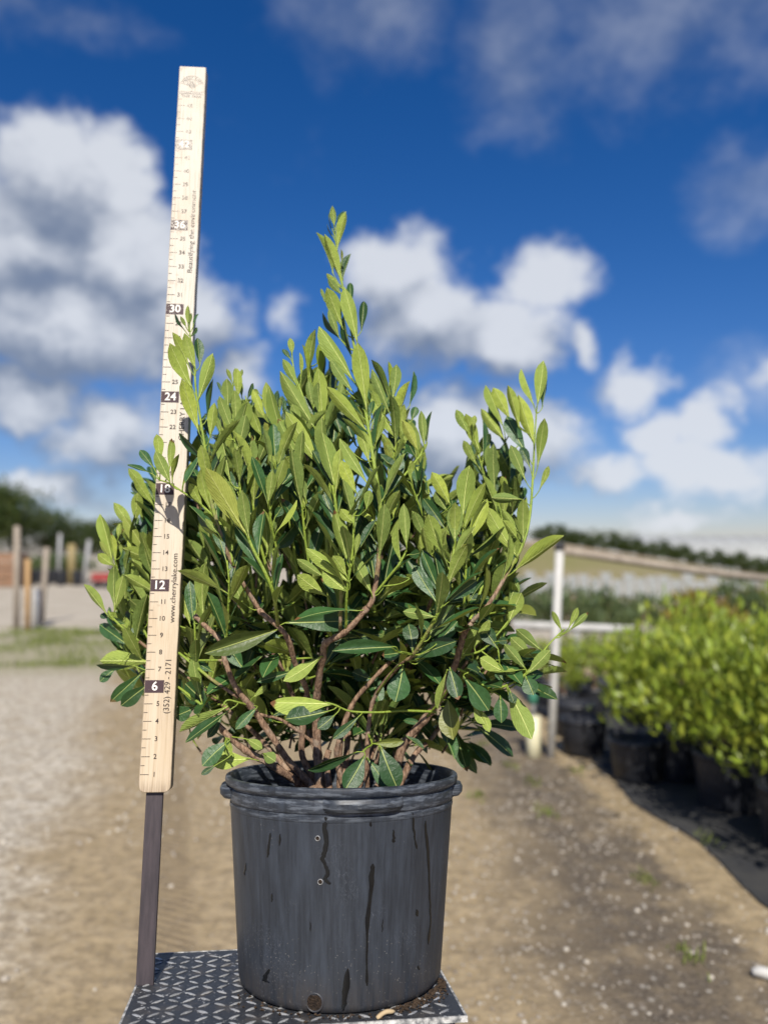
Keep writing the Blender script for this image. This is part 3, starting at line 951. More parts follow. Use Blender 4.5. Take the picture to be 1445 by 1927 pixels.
VAR = [leaf_mesh('v', b, f, tw, wv, pk, 9, 4, sd, sy) for b, f, tw, wv, pk, sd, sy in (
    (-.10, .35, .10, .03, .55, 0, .02), (-.04, .55, -.12, .05, .52, 1, -.02), (-.18, .30, .18, .05, .58, 2, .03), (.05, .45, .0, .06, .55, 3, -.03),
    (-.13, .70, -.22, .03, .50, 4, .0), (-.24, .25, .05, .07, .56, 5, .04), (-.07, .2, .25, .08, .6, 6, -.04), (.10, .6, -.1, .04, .53, 7, .02))]

def leaf_me(k):
    vs, fs, uv = VAR[k]
    me = bpy.data.meshes.new('leaf'); me.from_pydata(vs, [], fs)
    me.polygons.foreach_set('use_smooth', [True] * len(me.polygons))
    ul = me.uv_layers.new(name='UVMap')
    for l in me.loops: ul.data[l.index].uv = uv[l.vertex_index]
    me.materials.append(M['leaf'])
    return me
LEAF_ME = [leaf_me(k) for k in range(len(VAR))]

shrub = empty('shrub', mat=RIG @ Matrix.Translation((0, 0, .205)))
tag(shrub, 'upright leafy shrub with pale leaf undersides growing from the scuffed black pot', 'shrub')
SH_OFF = Vector((0, 0, .205))

# stems: name, kind, [(px, py, depth)], radius start/end in pixels, brown start/end
STEMS = [
    ('branch', [(592, 1500, 0), (586, 1479, -.005), (538, 1426, -.03), (485, 1348, -.05), (449, 1301, -.06), (434, 1271, -.06), (419, 1229, -.06), (410, 1202, -.06), (366, 1159, -.055)], 9, 5, 1, 1),
    ('branch', [(585, 1500, .01), (565, 1476, 0), (508, 1438, -.04), (470, 1417, -.05), (431, 1387, -.06), (410, 1363, -.06), (395, 1340, -.05)], 10, 6, 1, 1),
    ('branch', [(602, 1500, 0), (599, 1455, -.005), (595, 1348, -.02), (598, 1289, -.03), (608, 1238, -.035), (613, 1211, -.04), (651, 1188, -.045), (693, 1143, -.05)], 11, 6, 1, 1),
    ('branch', [(596, 1500, .015), (589, 1464, .01), (568, 1417, 0), (572, 1350, -.01), (577, 1301, -.02), (556, 1250, -.035), (541, 1202, -.05), (523, 1179, -.055), (497, 1158, -.055), (482, 1140, -.05), (456, 1093, -.06)], 8, 5, 1, .8),
    ('branch', [(597, 1420, .01), (589, 1399, .0), (532, 1357, -.02), (488, 1345, -.045)], 4, 3.5, 1, 1),
    ('branch', [(735, 1500, .01), (745, 1450, .01), (760, 1401, .0), (797, 1357, -.01), (822, 1324, -.02), (855, 1256, -.03), (872, 1193, -.04), (885, 1173, -.04)], 10, 7, 1, 1),
    ('branch', [(740, 1500, .03), (781, 1420, .03), (812, 1389, .05), (850, 1330, .08), (880, 1280, .10), (930, 1200, .12)], 8, 4, 1, .9),
    ('branch', [(640, 1500, .02), (640, 1395, .0), (662, 1330, .01), (700, 1280, .02), (745, 1235, .05), (790, 1180, .08), (815, 1120, .0)], 7, 4, 1, .7),
    ('branch', [(690, 1500, .0), (690, 1426, -.02), (693, 1369, -.02), (706, 1310, -.01), (740, 1265, -.03), (760, 1243, -.05)], 6, 4, 1, .9),
    ('branch', [(612, 1500, .04), (575, 1350, .10), (505, 1250, .15), (440, 1150, .17), (400, 1050, .18)], 8, 4, 1, .7),
    ('branch', [(645, 1500, .05), (658, 1300, .12), (640, 1150, .15), (620, 1000, .14), (600, 900, .1)], 8, 3, 1, .3),
    ('branch', [(668, 1500, .05), (740, 1320, .13), (820, 1180, .16), (880, 1080, .16), (900, 1000, .15)], 8, 3, 1, .4),
    ('branch', [(578, 1500, .03), (500, 1400, .05), (410, 1320, .05), (330, 1260, .04), (285, 1225, .03), (262, 1207, .02)], 7, 3.4, 1, .7),
    ('branch', [(652, 1500, .01), (633, 1430, 0), (637, 1393, -.01)], 6, 5.5, 1, 1),
    ('branch', [(622, 1500, .0), (613, 1440, .0), (618, 1412, .0)], 8, 7.5, 1, 1),
    ('branch', [(620, 1480, .03), (560, 1330, .05), (520, 1240, .05), (470, 1180, .06), (420, 1100, .07), (330, 1000, .06)], 6, 3, 1, .5),
    ('branch', [(700, 1490, .02), (770, 1400, .06), (850, 1290, .05), (900, 1210, .03)], 6, 3, 1, .7),
    # green shoots
    ('shoot', [(693, 1143, -.05), (703, 1120, -.055), (714, 1040, -.06), (715, 950, -.07), (700, 850, -.07), (688, 775, -.06), (668, 660, -.05), (645, 540, -.04), (634, 470, -.03), (628, 420, -.03)], 6, 1.5, .9, -.6),
    ('shoot', [(714, 948, -.068), (752, 905, -.06), (788, 860, -.05), (801, 836, -.05)], 3, 2, .2, 0),
    ('shoot', [(690, 1060, .03), (718, 960, .02), (738, 870, .01), (746, 824, .0), (737, 757, -.01), (732, 695, -.01)], 3.5, 1.5, .2, -.4),
    ('shoot', [(620, 1180, -.0), (615, 1020, -.02), (606, 900, -.04), (600, 826, -.05), (593, 808, -.05), (566, 735, -.05), (555, 705, -.05), (548, 660, -.05)], 4, 1.4, .5, -.4),
    ('shoot', [(640, 1130, .03), (622, 930, .01), (607, 817, -.02), (592, 770, -.03), (584, 715, -.03), (582, 690, -.03)], 3.6, 1.4, .4, -.4),
    ('shoot', [(640, 1195, -.03), (642, 1050, -.06), (633, 960, -.08), (626, 913, -.085)], 4, 3, .6, 0),
    ('shoot', [(651, 1188, -.045), (653, 1112, -.07), (663, 1040, -.085), (666, 957, -.09), (660, 925, -.09)], 3, 2, .4, -.2),
    ('shoot', [(702, 1122, -.055), (737, 1079, -.08), (752, 1060, -.09), (765, 1036, -.09)], 2.6, 2, .2, 0),
    ('shoot', [(815, 1120, 0), (808, 1030, -.03), (799, 980, -.04), (779, 926, -.05), (772, 905, -.05)], 3.4, 2, .4, -.2),
    ('shoot', [(740, 1265, -.03), (760, 1243, -.05), (777, 1233, -.06), (820, 1162, -.09), (833, 1131, -.095), (845, 1085, -.10), (852, 1047, -.10), (857, 1015, -.10)], 4.5, 2.5, .9, -.3),
    ('shoot', [(868, 1195, -.04), (875, 1110, -.06), (878, 1024, -.07), (880, 1005, -.07)], 2.8, 2, .5, 0),
    ('shoot', [(880, 1178, -.03), (905, 1110, .0), (920, 1060, .02), (938, 1010, .02), (944, 972, .02), (929, 928, .02), (911, 892, .02), (900, 855, .02)], 3.6, 1.8, .4, -.3),
    ('shoot', [(885, 1173, -.04), (918, 1139, -.06), (951, 1085, -.065), (983, 1026, -.07), (997, 969, -.06), (1003, 889, -.05), (1006, 827, -.045), (1010, 765, -.04)], 5, 1.6, .95, -.4),
    ('shoot', [(900, 1130, .1), (945, 1020, .06), (956, 928, .05), (959, 862, .05), (951, 830, .05)], 3.2, 1.6, .2, -.3),
    ('shoot', [(488, 1148, -.05), (456, 1093, -.07), (428, 1040, -.09), (402, 960, -.105), (388, 890, -.11), (389, 865, -.11), (379, 800, -.11), (369, 736, -.11), (366, 698, -.105), (358, 632, -.10), (356, 605, -.10)], 5, 1.3, .9, -.6),
    ('shoot', [(523, 1179, -.055), (515, 1120, -.10), (500, 1080, -.12), (477, 1035, -.13), (462, 1000, -.135)], 4, 3, .5, 0),
    ('shoot', [(478, 1120, -.02), (460, 1000, -.05), (450, 900, -.06), (440, 810, -.06), (438, 725, -.06)], 3.6, 1.4, .4, -.4),
    ('shoot', [(510, 1100, -.0), (480, 980, -.03), (474, 880, -.04), (468, 790, -.04), (462, 745, -.04)], 3.4, 1.4, .3, -.4),
    ('shoot', [(560, 1080, .04), (545, 980, .02), (533, 890, .0), (518, 800, -.01), (500, 745, -.01)], 3.4, 1.4, .3, -.4),
    ('shoot', [(526, 1060, -.05), (507, 960, -.09), (518, 920, -.09), (520, 878, -.09)], 2.6, 1.6, .1, -.3),
    ('shoot', [(590, 1110, .0), (575, 1020, -.03), (566, 920, -.05), (561, 832, -.055), (558, 810, -.055)], 3, 1.6, .2, -.3),
    ('shoot', [(440, 1065, -.085), (420, 995, -.09), (382, 953, -.105), (350, 930, -.107), (319, 910, -.107), (300, 903, -.107)], 3, 1.6, .1, -.2),
    ('shoot', [(262, 1207, .02), (240, 1190, .015), (212, 1163, .01), (204, 1150, .01)], 3.2, 2, .1, -.2),
    ('shoot', [(300, 1240, .04), (262, 1170, .05), (232, 1110, .04), (218, 1060, .03), (211, 1030, .03)], 3, 1.6, .3, -.3),
    ('shoot', [(325, 1130, .06), (290, 1065, .05), (262, 1015, .04), (250, 988, .04), (254, 975, .04)], 2.8, 1.8, .6, -.2),
    ('shoot', [(330, 1230, .05), (305, 1150, .06), (291, 1080, .05), (286, 1030, .05)], 3, 2, .4, 0),
    ('shoot', [(340, 1080, .07), (308, 1000, .05), (284, 940, .04), (272, 910, .04)], 3, 1.6, .3, -.2),
    ('shoot', [(862, 1235, -.03), (905, 1225, -.04), (935, 1195, -.05), (957, 1168, -.05)], 2.6, 2, .4, 0),
    ('shoot', [(855, 1256, -.03), (893, 1274, -.04), (918, 1298, -.05), (945, 1293, -.055), (968, 1283, -.06), (990, 1267, -.06), (1004, 1250, -.055), (1030, 1216, -.04), (1052, 1193, -.03), (1062, 1184, -.03)], 3, 1.5, .3, -.2),
    ('shoot', [(905, 1225, -.04), (925, 1240, -.055), (939, 1249, -.06), (937, 1224, -.065)], 1.8, 1.4, 0, 0),
    ('shoot', [(893, 1274, -.04), (915, 1300, -.045), (930, 1303, -.05)], 2, 1.6, 0, 0),
    ('shoot', [(449, 1313, -.055), (404, 1283, -.05), (370, 1256, -.04), (339, 1231, -.025), (315, 1215, -.01)], 4, 2.6, .9, -.3),
    ('shoot', [(419, 1243, -.06), (398, 1243, -.05), (357, 1243, -.035)], 3, 2.2, .6, -.2),
    ('shoot', [(431, 1387, -.06), (388, 1336, -.05), (360, 1312, -.04), (330, 1290, -.02), (300, 1275, 0)], 3.4, 2.6, .5, -.2),
    ('shoot', [(820, 1340, -.02), (759, 1338, -.05), (714, 1341, -.08), (660, 1339, -.10), (630, 1327, -.11), (612, 1322, -.11)], 3, 1.6, .4, -.2),
    ('shoot', [(692, 1380, -.02), (700, 1400, -.06), (690, 1408, -.09), (684, 1414, -.10)], 2.4, 2, .3, 0),
    ('shoot', [(470, 1328, -.052), (448, 1322, -.07), (428, 1318, -.08), (418, 1330, -.085)], 2.4, 1.6, .2, 0),
    ('shoot', [(380, 1300, -.02), (372, 1280, -.03), (367, 1195, -.05), (366, 1150, -.05)], 2.4, 2, .1, -.2),
    ('shoot', [(425, 1215, -.062), (427, 1192, -.075), (431, 1100, -.10), (427, 1055, -.105)], 2.6, 1.8, .1, -.2),
    ('shoot', [(777, 1233, -.06), (750, 1228, -.09), (738, 1220, -.10)], 2, 1.5, .1, 0),
    ('shoot', [(431, 1387, -.06), (424, 1400, -.08), (440, 1425, -.10)], 2.2, 1.6, .2, 0),
    ('shoot', [(797, 1357, -.01), (835, 1310, -.05), (848, 1280, -.08), (846, 1262, -.09)], 2.4, 1.8, .4, 0),
    ('shoot', [(706, 1310, -.01), (740, 1262, -.06), (754, 1252, -.08)], 2, 1.6, .2, 0),
]

# leaves read from the photograph, per enlarged crop: (x0, y0, scale), then base x,y, tip x,y, width, side
#   u = underside towards us, t = upper side towards us, y = young pale leaf
TILES = [
 ((520, 380, 4.817), [
  (525,215,508,38,72,'y'),(550,440,610,95,92,'u'),(545,210,602,62,45,'t'),(515,265,450,100,18,'t'),(520,320,437,205,24,'t'),(515,650,392,270,70,'u'),
  (575,690,450,295,112,'u'),(600,720,655,450,88,'t'),(590,560,598,430,26,'u'),(600,790,452,655,68,'u'),(605,850,470,700,78,'u'),(680,940,665,715,75,'t'),
  (770,1170,795,880,88,'t'),(598,1140,475,790,150,'u'),(440,900,402,780,38,'y'),(735,1280,620,760,152,'u'),(570,1230,480,960,80,'u'),(570,1230,410,1000,58,'t'),(690,1410,600,1010,58,'t')]),
 ((500, 620, 4.516), [
  (748,440,465,-43,152,'u'),(862,710,772,115,155,'u'),(750,540,545,260,90,'u'),(680,510,650,380,58,'t'),(868,875,520,480,120,'u'),(930,985,1010,740,58,'u'),
  (880,1140,800,850,110,'u'),(885,760,905,590,60,'t'),
  (1345,990,1320,690,80,'u'),(1368,985,1392,680,52,'t'),(1290,1030,1165,770,98,'u'),(1345,1050,1320,1290,34,'t'),(1250,1130,1290,1300,60,'t'),
  (1075,605,1112,298,112,'u'),(1058,640,958,250,74,'u'),(1050,480,1045,268,44,'y'),(1055,720,908,330,92,'u'),(1110,930,915,570,100,'u'),(1090,720,1122,580,60,'t'),
  (1120,790,1205,430,88,'u'),(1222,650,1236,360,58,'t'),(1240,770,1280,650,80,'t'),(1210,1010,1115,770,90,'u'),(1280,1090,1182,940,90,'t'),(1105,1040,975,890,70,'u'),(1090,1110,1020,980,60,'u'),
  (1000,740,905,520,80,'u'),(1010,860,930,640,70,'t'),(1150,900,1170,640,70,'u'),
  (225,215,206,68,66,'y'),(215,255,142,165,50,'t'),(268,480,146,250,88,'u'),(418,845,122,362,142,'u'),
  (375,405,376,10,92,'u'),(362,420,318,125,36,'y'),(300,420,280,195,42,'u'),(470,400,448,125,84,'y'),(485,210,478,108,44,'y'),(500,430,505,200,58,'t'),(485,885,448,320,132,'u'),
  (400,660,358,430,80,'u'),(545,740,520,230,40,'t'),(462,1165,172,705,152,'u'),(583,1330,488,880,152,'u'),(265,1085,105,755,102,'u'),(185,1065,8,500,112,'u'),(292,1255,172,1072,122,'u'),
  (80,995,-5,790,80,'u'),(110,690,85,508,58,'t'),(150,760,130,568,45,'t'),(95,1165,152,1010,58,'y'),(85,1150,75,1065,38,'y'),(70,1150,28,1060,40,'y'),
  (240,770,188,645,68,'t'),(312,810,220,640,90,'u'),(570,1010,592,680,110,'t'),(770,990,620,650,118,'t'),(640,900,560,640,90,'t'),(700,1000,690,720,80,'t')]),
 ((300, 560, 5.558), [
  (300,290,298,80,58,'y'),(318,285,332,160,38,'y'),(278,305,222,195,45,'y'),(268,345,135,165,48,'t'),(352,305,386,150,38,'t'),(322,415,402,310,48,'t'),
  (382,755,268,392,122,'u'),(425,710,388,430,110,'t'),(348,955,104,498,172,'u'),(310,720,162,365,105,'u'),(402,1085,562,578,150,'u'),(412,1405,250,868,162,'u'),(430,1300,492,1228,40,'t'),
  (762,890,700,742,50,'y'),(775,880,790,732,50,'y'),(850,840,866,748,36,'y'),(822,1060,808,735,98,'u'),(718,1185,700,848,132,'u'),(772,1410,625,1035,130,'u'),(800,1330,802,975,118,'u'),
  (862,1040,845,860,58,'u'),(650,1000,605,878,42,'t'),(840,1460,932,1088,172,'u'),(905,1090,990,893,58,'t'),(965,1160,992,1040,44,'t'),(500,1265,592,858,32,'t'),(530,1460,576,1098,112,'u'),(685,1395,598,1145,60,'t'),
  (1102,1265,978,950,112,'u'),(1205,1400,1108,900,142,'u'),(1242,1195,1212,958,70,'t'),(1262,1190,1272,1028,44,'u'),(1050,1010,988,958,50,'y'),(1065,1440,968,1200,112,'u'),(1100,1470,1100,1322,70,'t'),(1340,1460,1240,1265,112,'u'),
  (640,1420,590,1240,70,'u'),(1000,1470,940,1260,90,'t'),(1395,1290,1340,1120,70,'t'),(1300,1310,1300,1200,50,'t')]),
 ((340, 800, 5.558), [
  (255,375,0,78,78,'t'),(235,265,62,612,70,'t'),(232,855,95,608,112,'u'),(322,905,188,468,122,'u'),(300,650,288,360,88,'u'),(692,1155,298,465,222,'u'),(525,605,440,58,112,'u'),
  (455,545,330,168,98,'t'),(605,240,680,-110,150,'u'),(600,705,692,208,112,'t'),(698,605,752,108,80,'u'),(888,245,870,-5,80,'t'),(722,590,902,238,112,'t'),(808,1195,806,320,84,'t'),
  (915,820,962,470,108,'u'),(970,812,1150,495,150,'t'),(1002,465,1052,240,88,'y'),(995,415,942,308,50,'y'),(1000,410,1022,288,42,'y'),(1250,565,1098,318,130,'u'),
  (702,1340,308,865,112,'u'),(910,1325,878,878,150,'u'),(980,1295,1335,888,112,'t'),(960,1305,1192,1128,150,'t'),(1000,1125,1202,778,60,'u'),(985,970,1052,858,100,'t'),
  (422,1205,148,932,70,'t'),(402,1145,258,978,70,'u'),(282,1340,102,1178,102,'u'),(292,1335,395,1148,112,'u'),(675,965,655,690,110,'t'),(110,1400,120,1228,70,'u'),
  (20,640,98,380,44,'u'),(850,700,840,480,60,'u'),(1310,800,1260,560,90,'u'),(1190,700,1120,560,60,'t'),(330,840,300,660,80,'t')]),
 ((560, 860, 5.558), [
  (870,530,805,-75,186,'u'),(840,720,438,268,112,'u'),(830,930,608,528,90,'t'),(770,330,422,-178,122,'u'),(892,832,1062,238,88,'t'),(935,402,1092,-60,132,'t'),
  (900,1362,1002,838,112,'t'),(800,1295,668,958,102,'t'),(772,1425,556,1032,152,'u'),(890,695,985,480,62,'t'),
  (512,1085,395,556,152,'u'),(432,985,88,478,92,'t'),(350,602,192,442,70,'t'),(580,695,445,545,108,'u'),(600,1035,642,798,62,'u'),(520,1262,372,1028,122,'u'),(545,1315,95,945,132,'u'),
  (272,1255,-10,1068,112,'u'),(512,1405,255,1195,152,'u'),(310,1460,-10,1236,172,'u'),(620,385,448,38,132,'u'),(718,545,765,348,102,'u'),
  (1140,938,1108,488,122,'u'),(1080,1092,1028,708,82,'u'),(1150,1025,1278,1008,100,'t'),(1172,1272,985,1240,30,'t'),(1400,1445,1138,1078,152,'t'),(1480,1405,1298,978,132,'t'),
  (1222,412,1078,278,120,'t'),(1250,392,1272,98,72,'t'),(1202,282,1188,48,90,'u'),(1280,355,1312,0,42,'t'),(1342,852,1188,568,102,'u'),(1440,925,1348,718,82,'t'),
  (230,600,100,330,100,'t'),(320,420,190,220,90,'t'),(90,560,20,300,90,'u'),(560,1010,520,760,70,'t'),(1000,640,1010,380,90,'u')]),
 ((780, 860, 4.817), [
  (365,775,368,425,152,'u'),(440,552,482,82,182,'u'),(325,442,156,138,122,'u'),(300,505,182,318,102,'u'),(290,665,62,356,112,'t'),(260,892,116,518,152,'u'),(480,785,655,375,132,'u'),
  (430,695,625,226,112,'u'),(475,922,802,608,44,'t'),(112,752,-5,498,102,'u'),(240,1262,62,858,132,'t'),(212,1335,-5,978,152,'t'),(310,1312,558,1118,112,'t'),(500,1302,662,1036,72,'t'),
  (745,492,628,158,92,'u'),(972,385,690,365,108,'u'),(935,912,636,458,152,'u'),(950,692,786,472,82,'u'),(930,742,806,568,92,'u'),(985,775,985,376,122,'u'),(870,512,992,276,62,'t'),
  (835,335,790,172,82,'u'),(900,335,892,208,36,'t'),(770,1012,536,828,132,'u'),(712,335,655,165,72,'u'),(900,1040,1345,706,132,'u'),(850,820,720,640,110,'t'),(560,330,580,210,70,'t'),
  (430,900,330,700,90,'t'),(620,690,590,560,80,'t'),(740,340,745,240,50,'t')]),
 ((700, 660, 3.36), [
  (1045,345,1088,58,96,'u'),(1025,352,956,108,56,'u'),(1075,362,1112,178,40,'t'),(1020,582,928,282,102,'u'),(930,485,860,216,72,'u'),(1045,742,1092,428,82,'u'),(985,667,848,408,112,'t'),
  (1000,742,940,600,68,'t'),(975,832,872,598,82,'u'),(1055,887,1118,728,46,'u'),(925,472,880,288,58,'t'),(870,432,766,232,102,'u'),(835,562,688,368,82,'u'),(830,482,725,212,72,'u'),(845,602,768,300,58,'t'),
  (680,642,598,403,92,'u'),(610,525,532,372,72,'u'),(670,732,572,568,62,'u'),(640,485,652,408,45,'u'),(700,692,706,438,50,'t'),(735,752,736,588,36,'u'),(720,660,735,520,40,'t'),(845,712,795,628,24,'u')]),
 ((140, 900, 4.19), [
  (262,1082,68,842,80,'u'),(312,1062,385,765,108,'u'),(432,1322,168,1148,122,'t'),(562,1232,372,1062,172,'t'),(590,1450,195,1445,185,'u'),(540,1530,285,1772,122,'t'),(590,1622,365,1802,132,'t'),
  (330,1500,195,1602,88,'t'),(470,1480,178,1465,60,'t'),(300,652,210,278,112,'u'),(312,692,186,598,92,'u'),(322,662,298,428,52,'u'),(290,642,196,498,52,'u'),(322,1032,300,688,102,'u'),(312,942,262,838,52,'u'),
  (402,1005,400,778,82,'u'),(402,752,418,558,52,'u'),(345,472,360,358,52,'u'),(372,600,362,520,34,'y'),(462,402,312,193,102,'u'),(480,352,502,112,112,'u'),(625,702,425,465,132,'u'),(602,1005,458,636,162,'u'),
  (582,1045,448,798,72,'u'),(582,1105,478,998,92,'u'),(470,880,400,870,44,'t'),(380,762,462,765,28,'t'),(480,1060,430,1000,80,'u'),(625,215,478,-5,92,'u'),(520,155,472,8,102,'t'),(640,445,558,100,142,'t'),
  (600,330,540,150,110,'t'),(300,1100,200,1075,60,'t'),(420,1150,260,1110,60,'t'),(450,560,400,430,60,'t'),(560,560,540,420,70,'u')]),
 ((140, 800, 4.516), [
  (815,492,688,222,112,'u'),(730,330,702,78,92,'u'),(805,385,842,122,72,'u'),(832,482,862,238,52,'u'),(680,372,552,202,82,'t'),(668,418,453,322,46,'t'),(925,512,986,308,46,'u'),(645,605,462,368,102,'u'),(680,640,560,470,110,'t')]),
 ((760, 1100, 4.817), [
  (295,300,-5,245,100,'u'),(80,612,40,335,152,'t'),(110,722,362,556,88,'t'),(270,562,482,338,122,'t'),(415,752,492,1045,152,'t'),(540,832,762,1145,202,'t'),(392,772,316,1135,72,'u'),
  (400,1050,438,1402,200,'t'),(375,1110,392,1445,130,'t'),(700,1130,772,1335,88,'u'),(630,1100,720,1262,110,'u'),(872,1012,886,1255,142,'t'),(930,932,1152,1392,202,'u'),(955,955,1005,1075,82,'t'),
  (1112,815,1325,597,122,'u'),(1182,665,955,480,132,'u'),(1252,605,1012,395,122,'u'),(1105,772,906,538,102,'u'),(905,792,686,668,132,'u'),(852,585,706,386,152,'t'),(1110,772,800,775,30,'t'),(1192,935,975,778,30,'t'),
  (1100,832,1175,1002,162,'t'),(1010,885,940,765,100,'u'),(640,565,782,328,92,'u'),(560,502,662,398,70,'u'),(948,345,1064,78,142,'u'),(950,170,1025,-20,90,'u'),(20,872,172,1185,132,'t'),(150,862,312,942,92,'t'),
  (190,1272,-10,1225,62,'t'),(0,1365,185,1492,46,'t'),(1160,690,830,670,70,'t'),(930,900,830,800,90,'t'),(620,690,560,640,60,'t'),(830,520,940,510,80,'t'),(690,770,600,690,80,'t'),(700,900,610,760,90,'t'),(240,470,150,330,110,'t'),(200,640,60,560,100,'t'),(330,640,270,560,80,'t')]),
 ((330, 1140, 3.36), [
  (645,150,186,307,122,'t'),(695,108,1168,82,142,'t'),(1150,32,758,28,42,'t'),(990,622,602,600,122,'u'),(1392,260,1000,276,90,'t'),(1440,292,1308,312,82,'t'),(1440,372,1388,606,152,'t'),
  (332,640,28,822,72,'u'),(372,642,56,852,62,'t'),(232,652,45,500,152,'t'),(318,832,342,952,62,'u'),(472,968,220,978,122,'u'),(345,852,166,1005,112,'t'),(262,1005,163,1068,40,'t'),(440,842,552,902,62,'u'),(555,935,632,985,82,'u'),
  (480,592,577,503,40,'y'),(925,318,696,482,92,'u'),(745,415,515,482,62,'t'),(1150,925,836,1032,62,'t'),(1200,945,1070,1168,132,'t'),(1210,960,1342,1152,92,'t'),(1295,888,1412,1152,152,'t'),(1172,690,998,842,62,'t'),
  (1250,872,1445,860,62,'t'),(965,668,696,722,122,'t'),(300,690,205,835,60,'t'),(130,640,-10,700,110,'t'),(60,560,-10,470,90,'t'),(240,420,130,360,60,'t'),(520,640,380,780,70,'t'),(600,700,760,620,70,'t'),
  (1010,690,900,780,80,'t'),(430,400,340,260,100,'t'),(560,420,460,270,90,'t'),(1050,500,940,400,110,'t'),(1180,380,1080,520,100,'t'),(1250,470,1120,420,90,'t'),(860,760,980,860,60,'t')]),
 ((700, 1040, 3.36), [(1240,482,1302,348,45,'u'),(1250,490,1364,378,46,'u'),(1205,505,1138,368,40,'u')]),
 ((340, 840, 3.44), [(305,955,-2,778,70,'u'),(400,1010,330,870,90,'u'),(150,1100,130,760,100,'u'),(60,1150,10,960,110,'u')]),
]

def sstep(a, b, v):
    t = max(0.0, min(1.0, (v - a) / (b - a))); return t * t * (3 - 2 * t)

def bulge(x, y):
    # the crown is round: its middle comes forward over the front of the pot
    return -.10 * math.exp(-((x - 640) / 250) ** 2) * sstep(1400, 1120, y) * (.25 + .75 * sstep(520, 900, y))

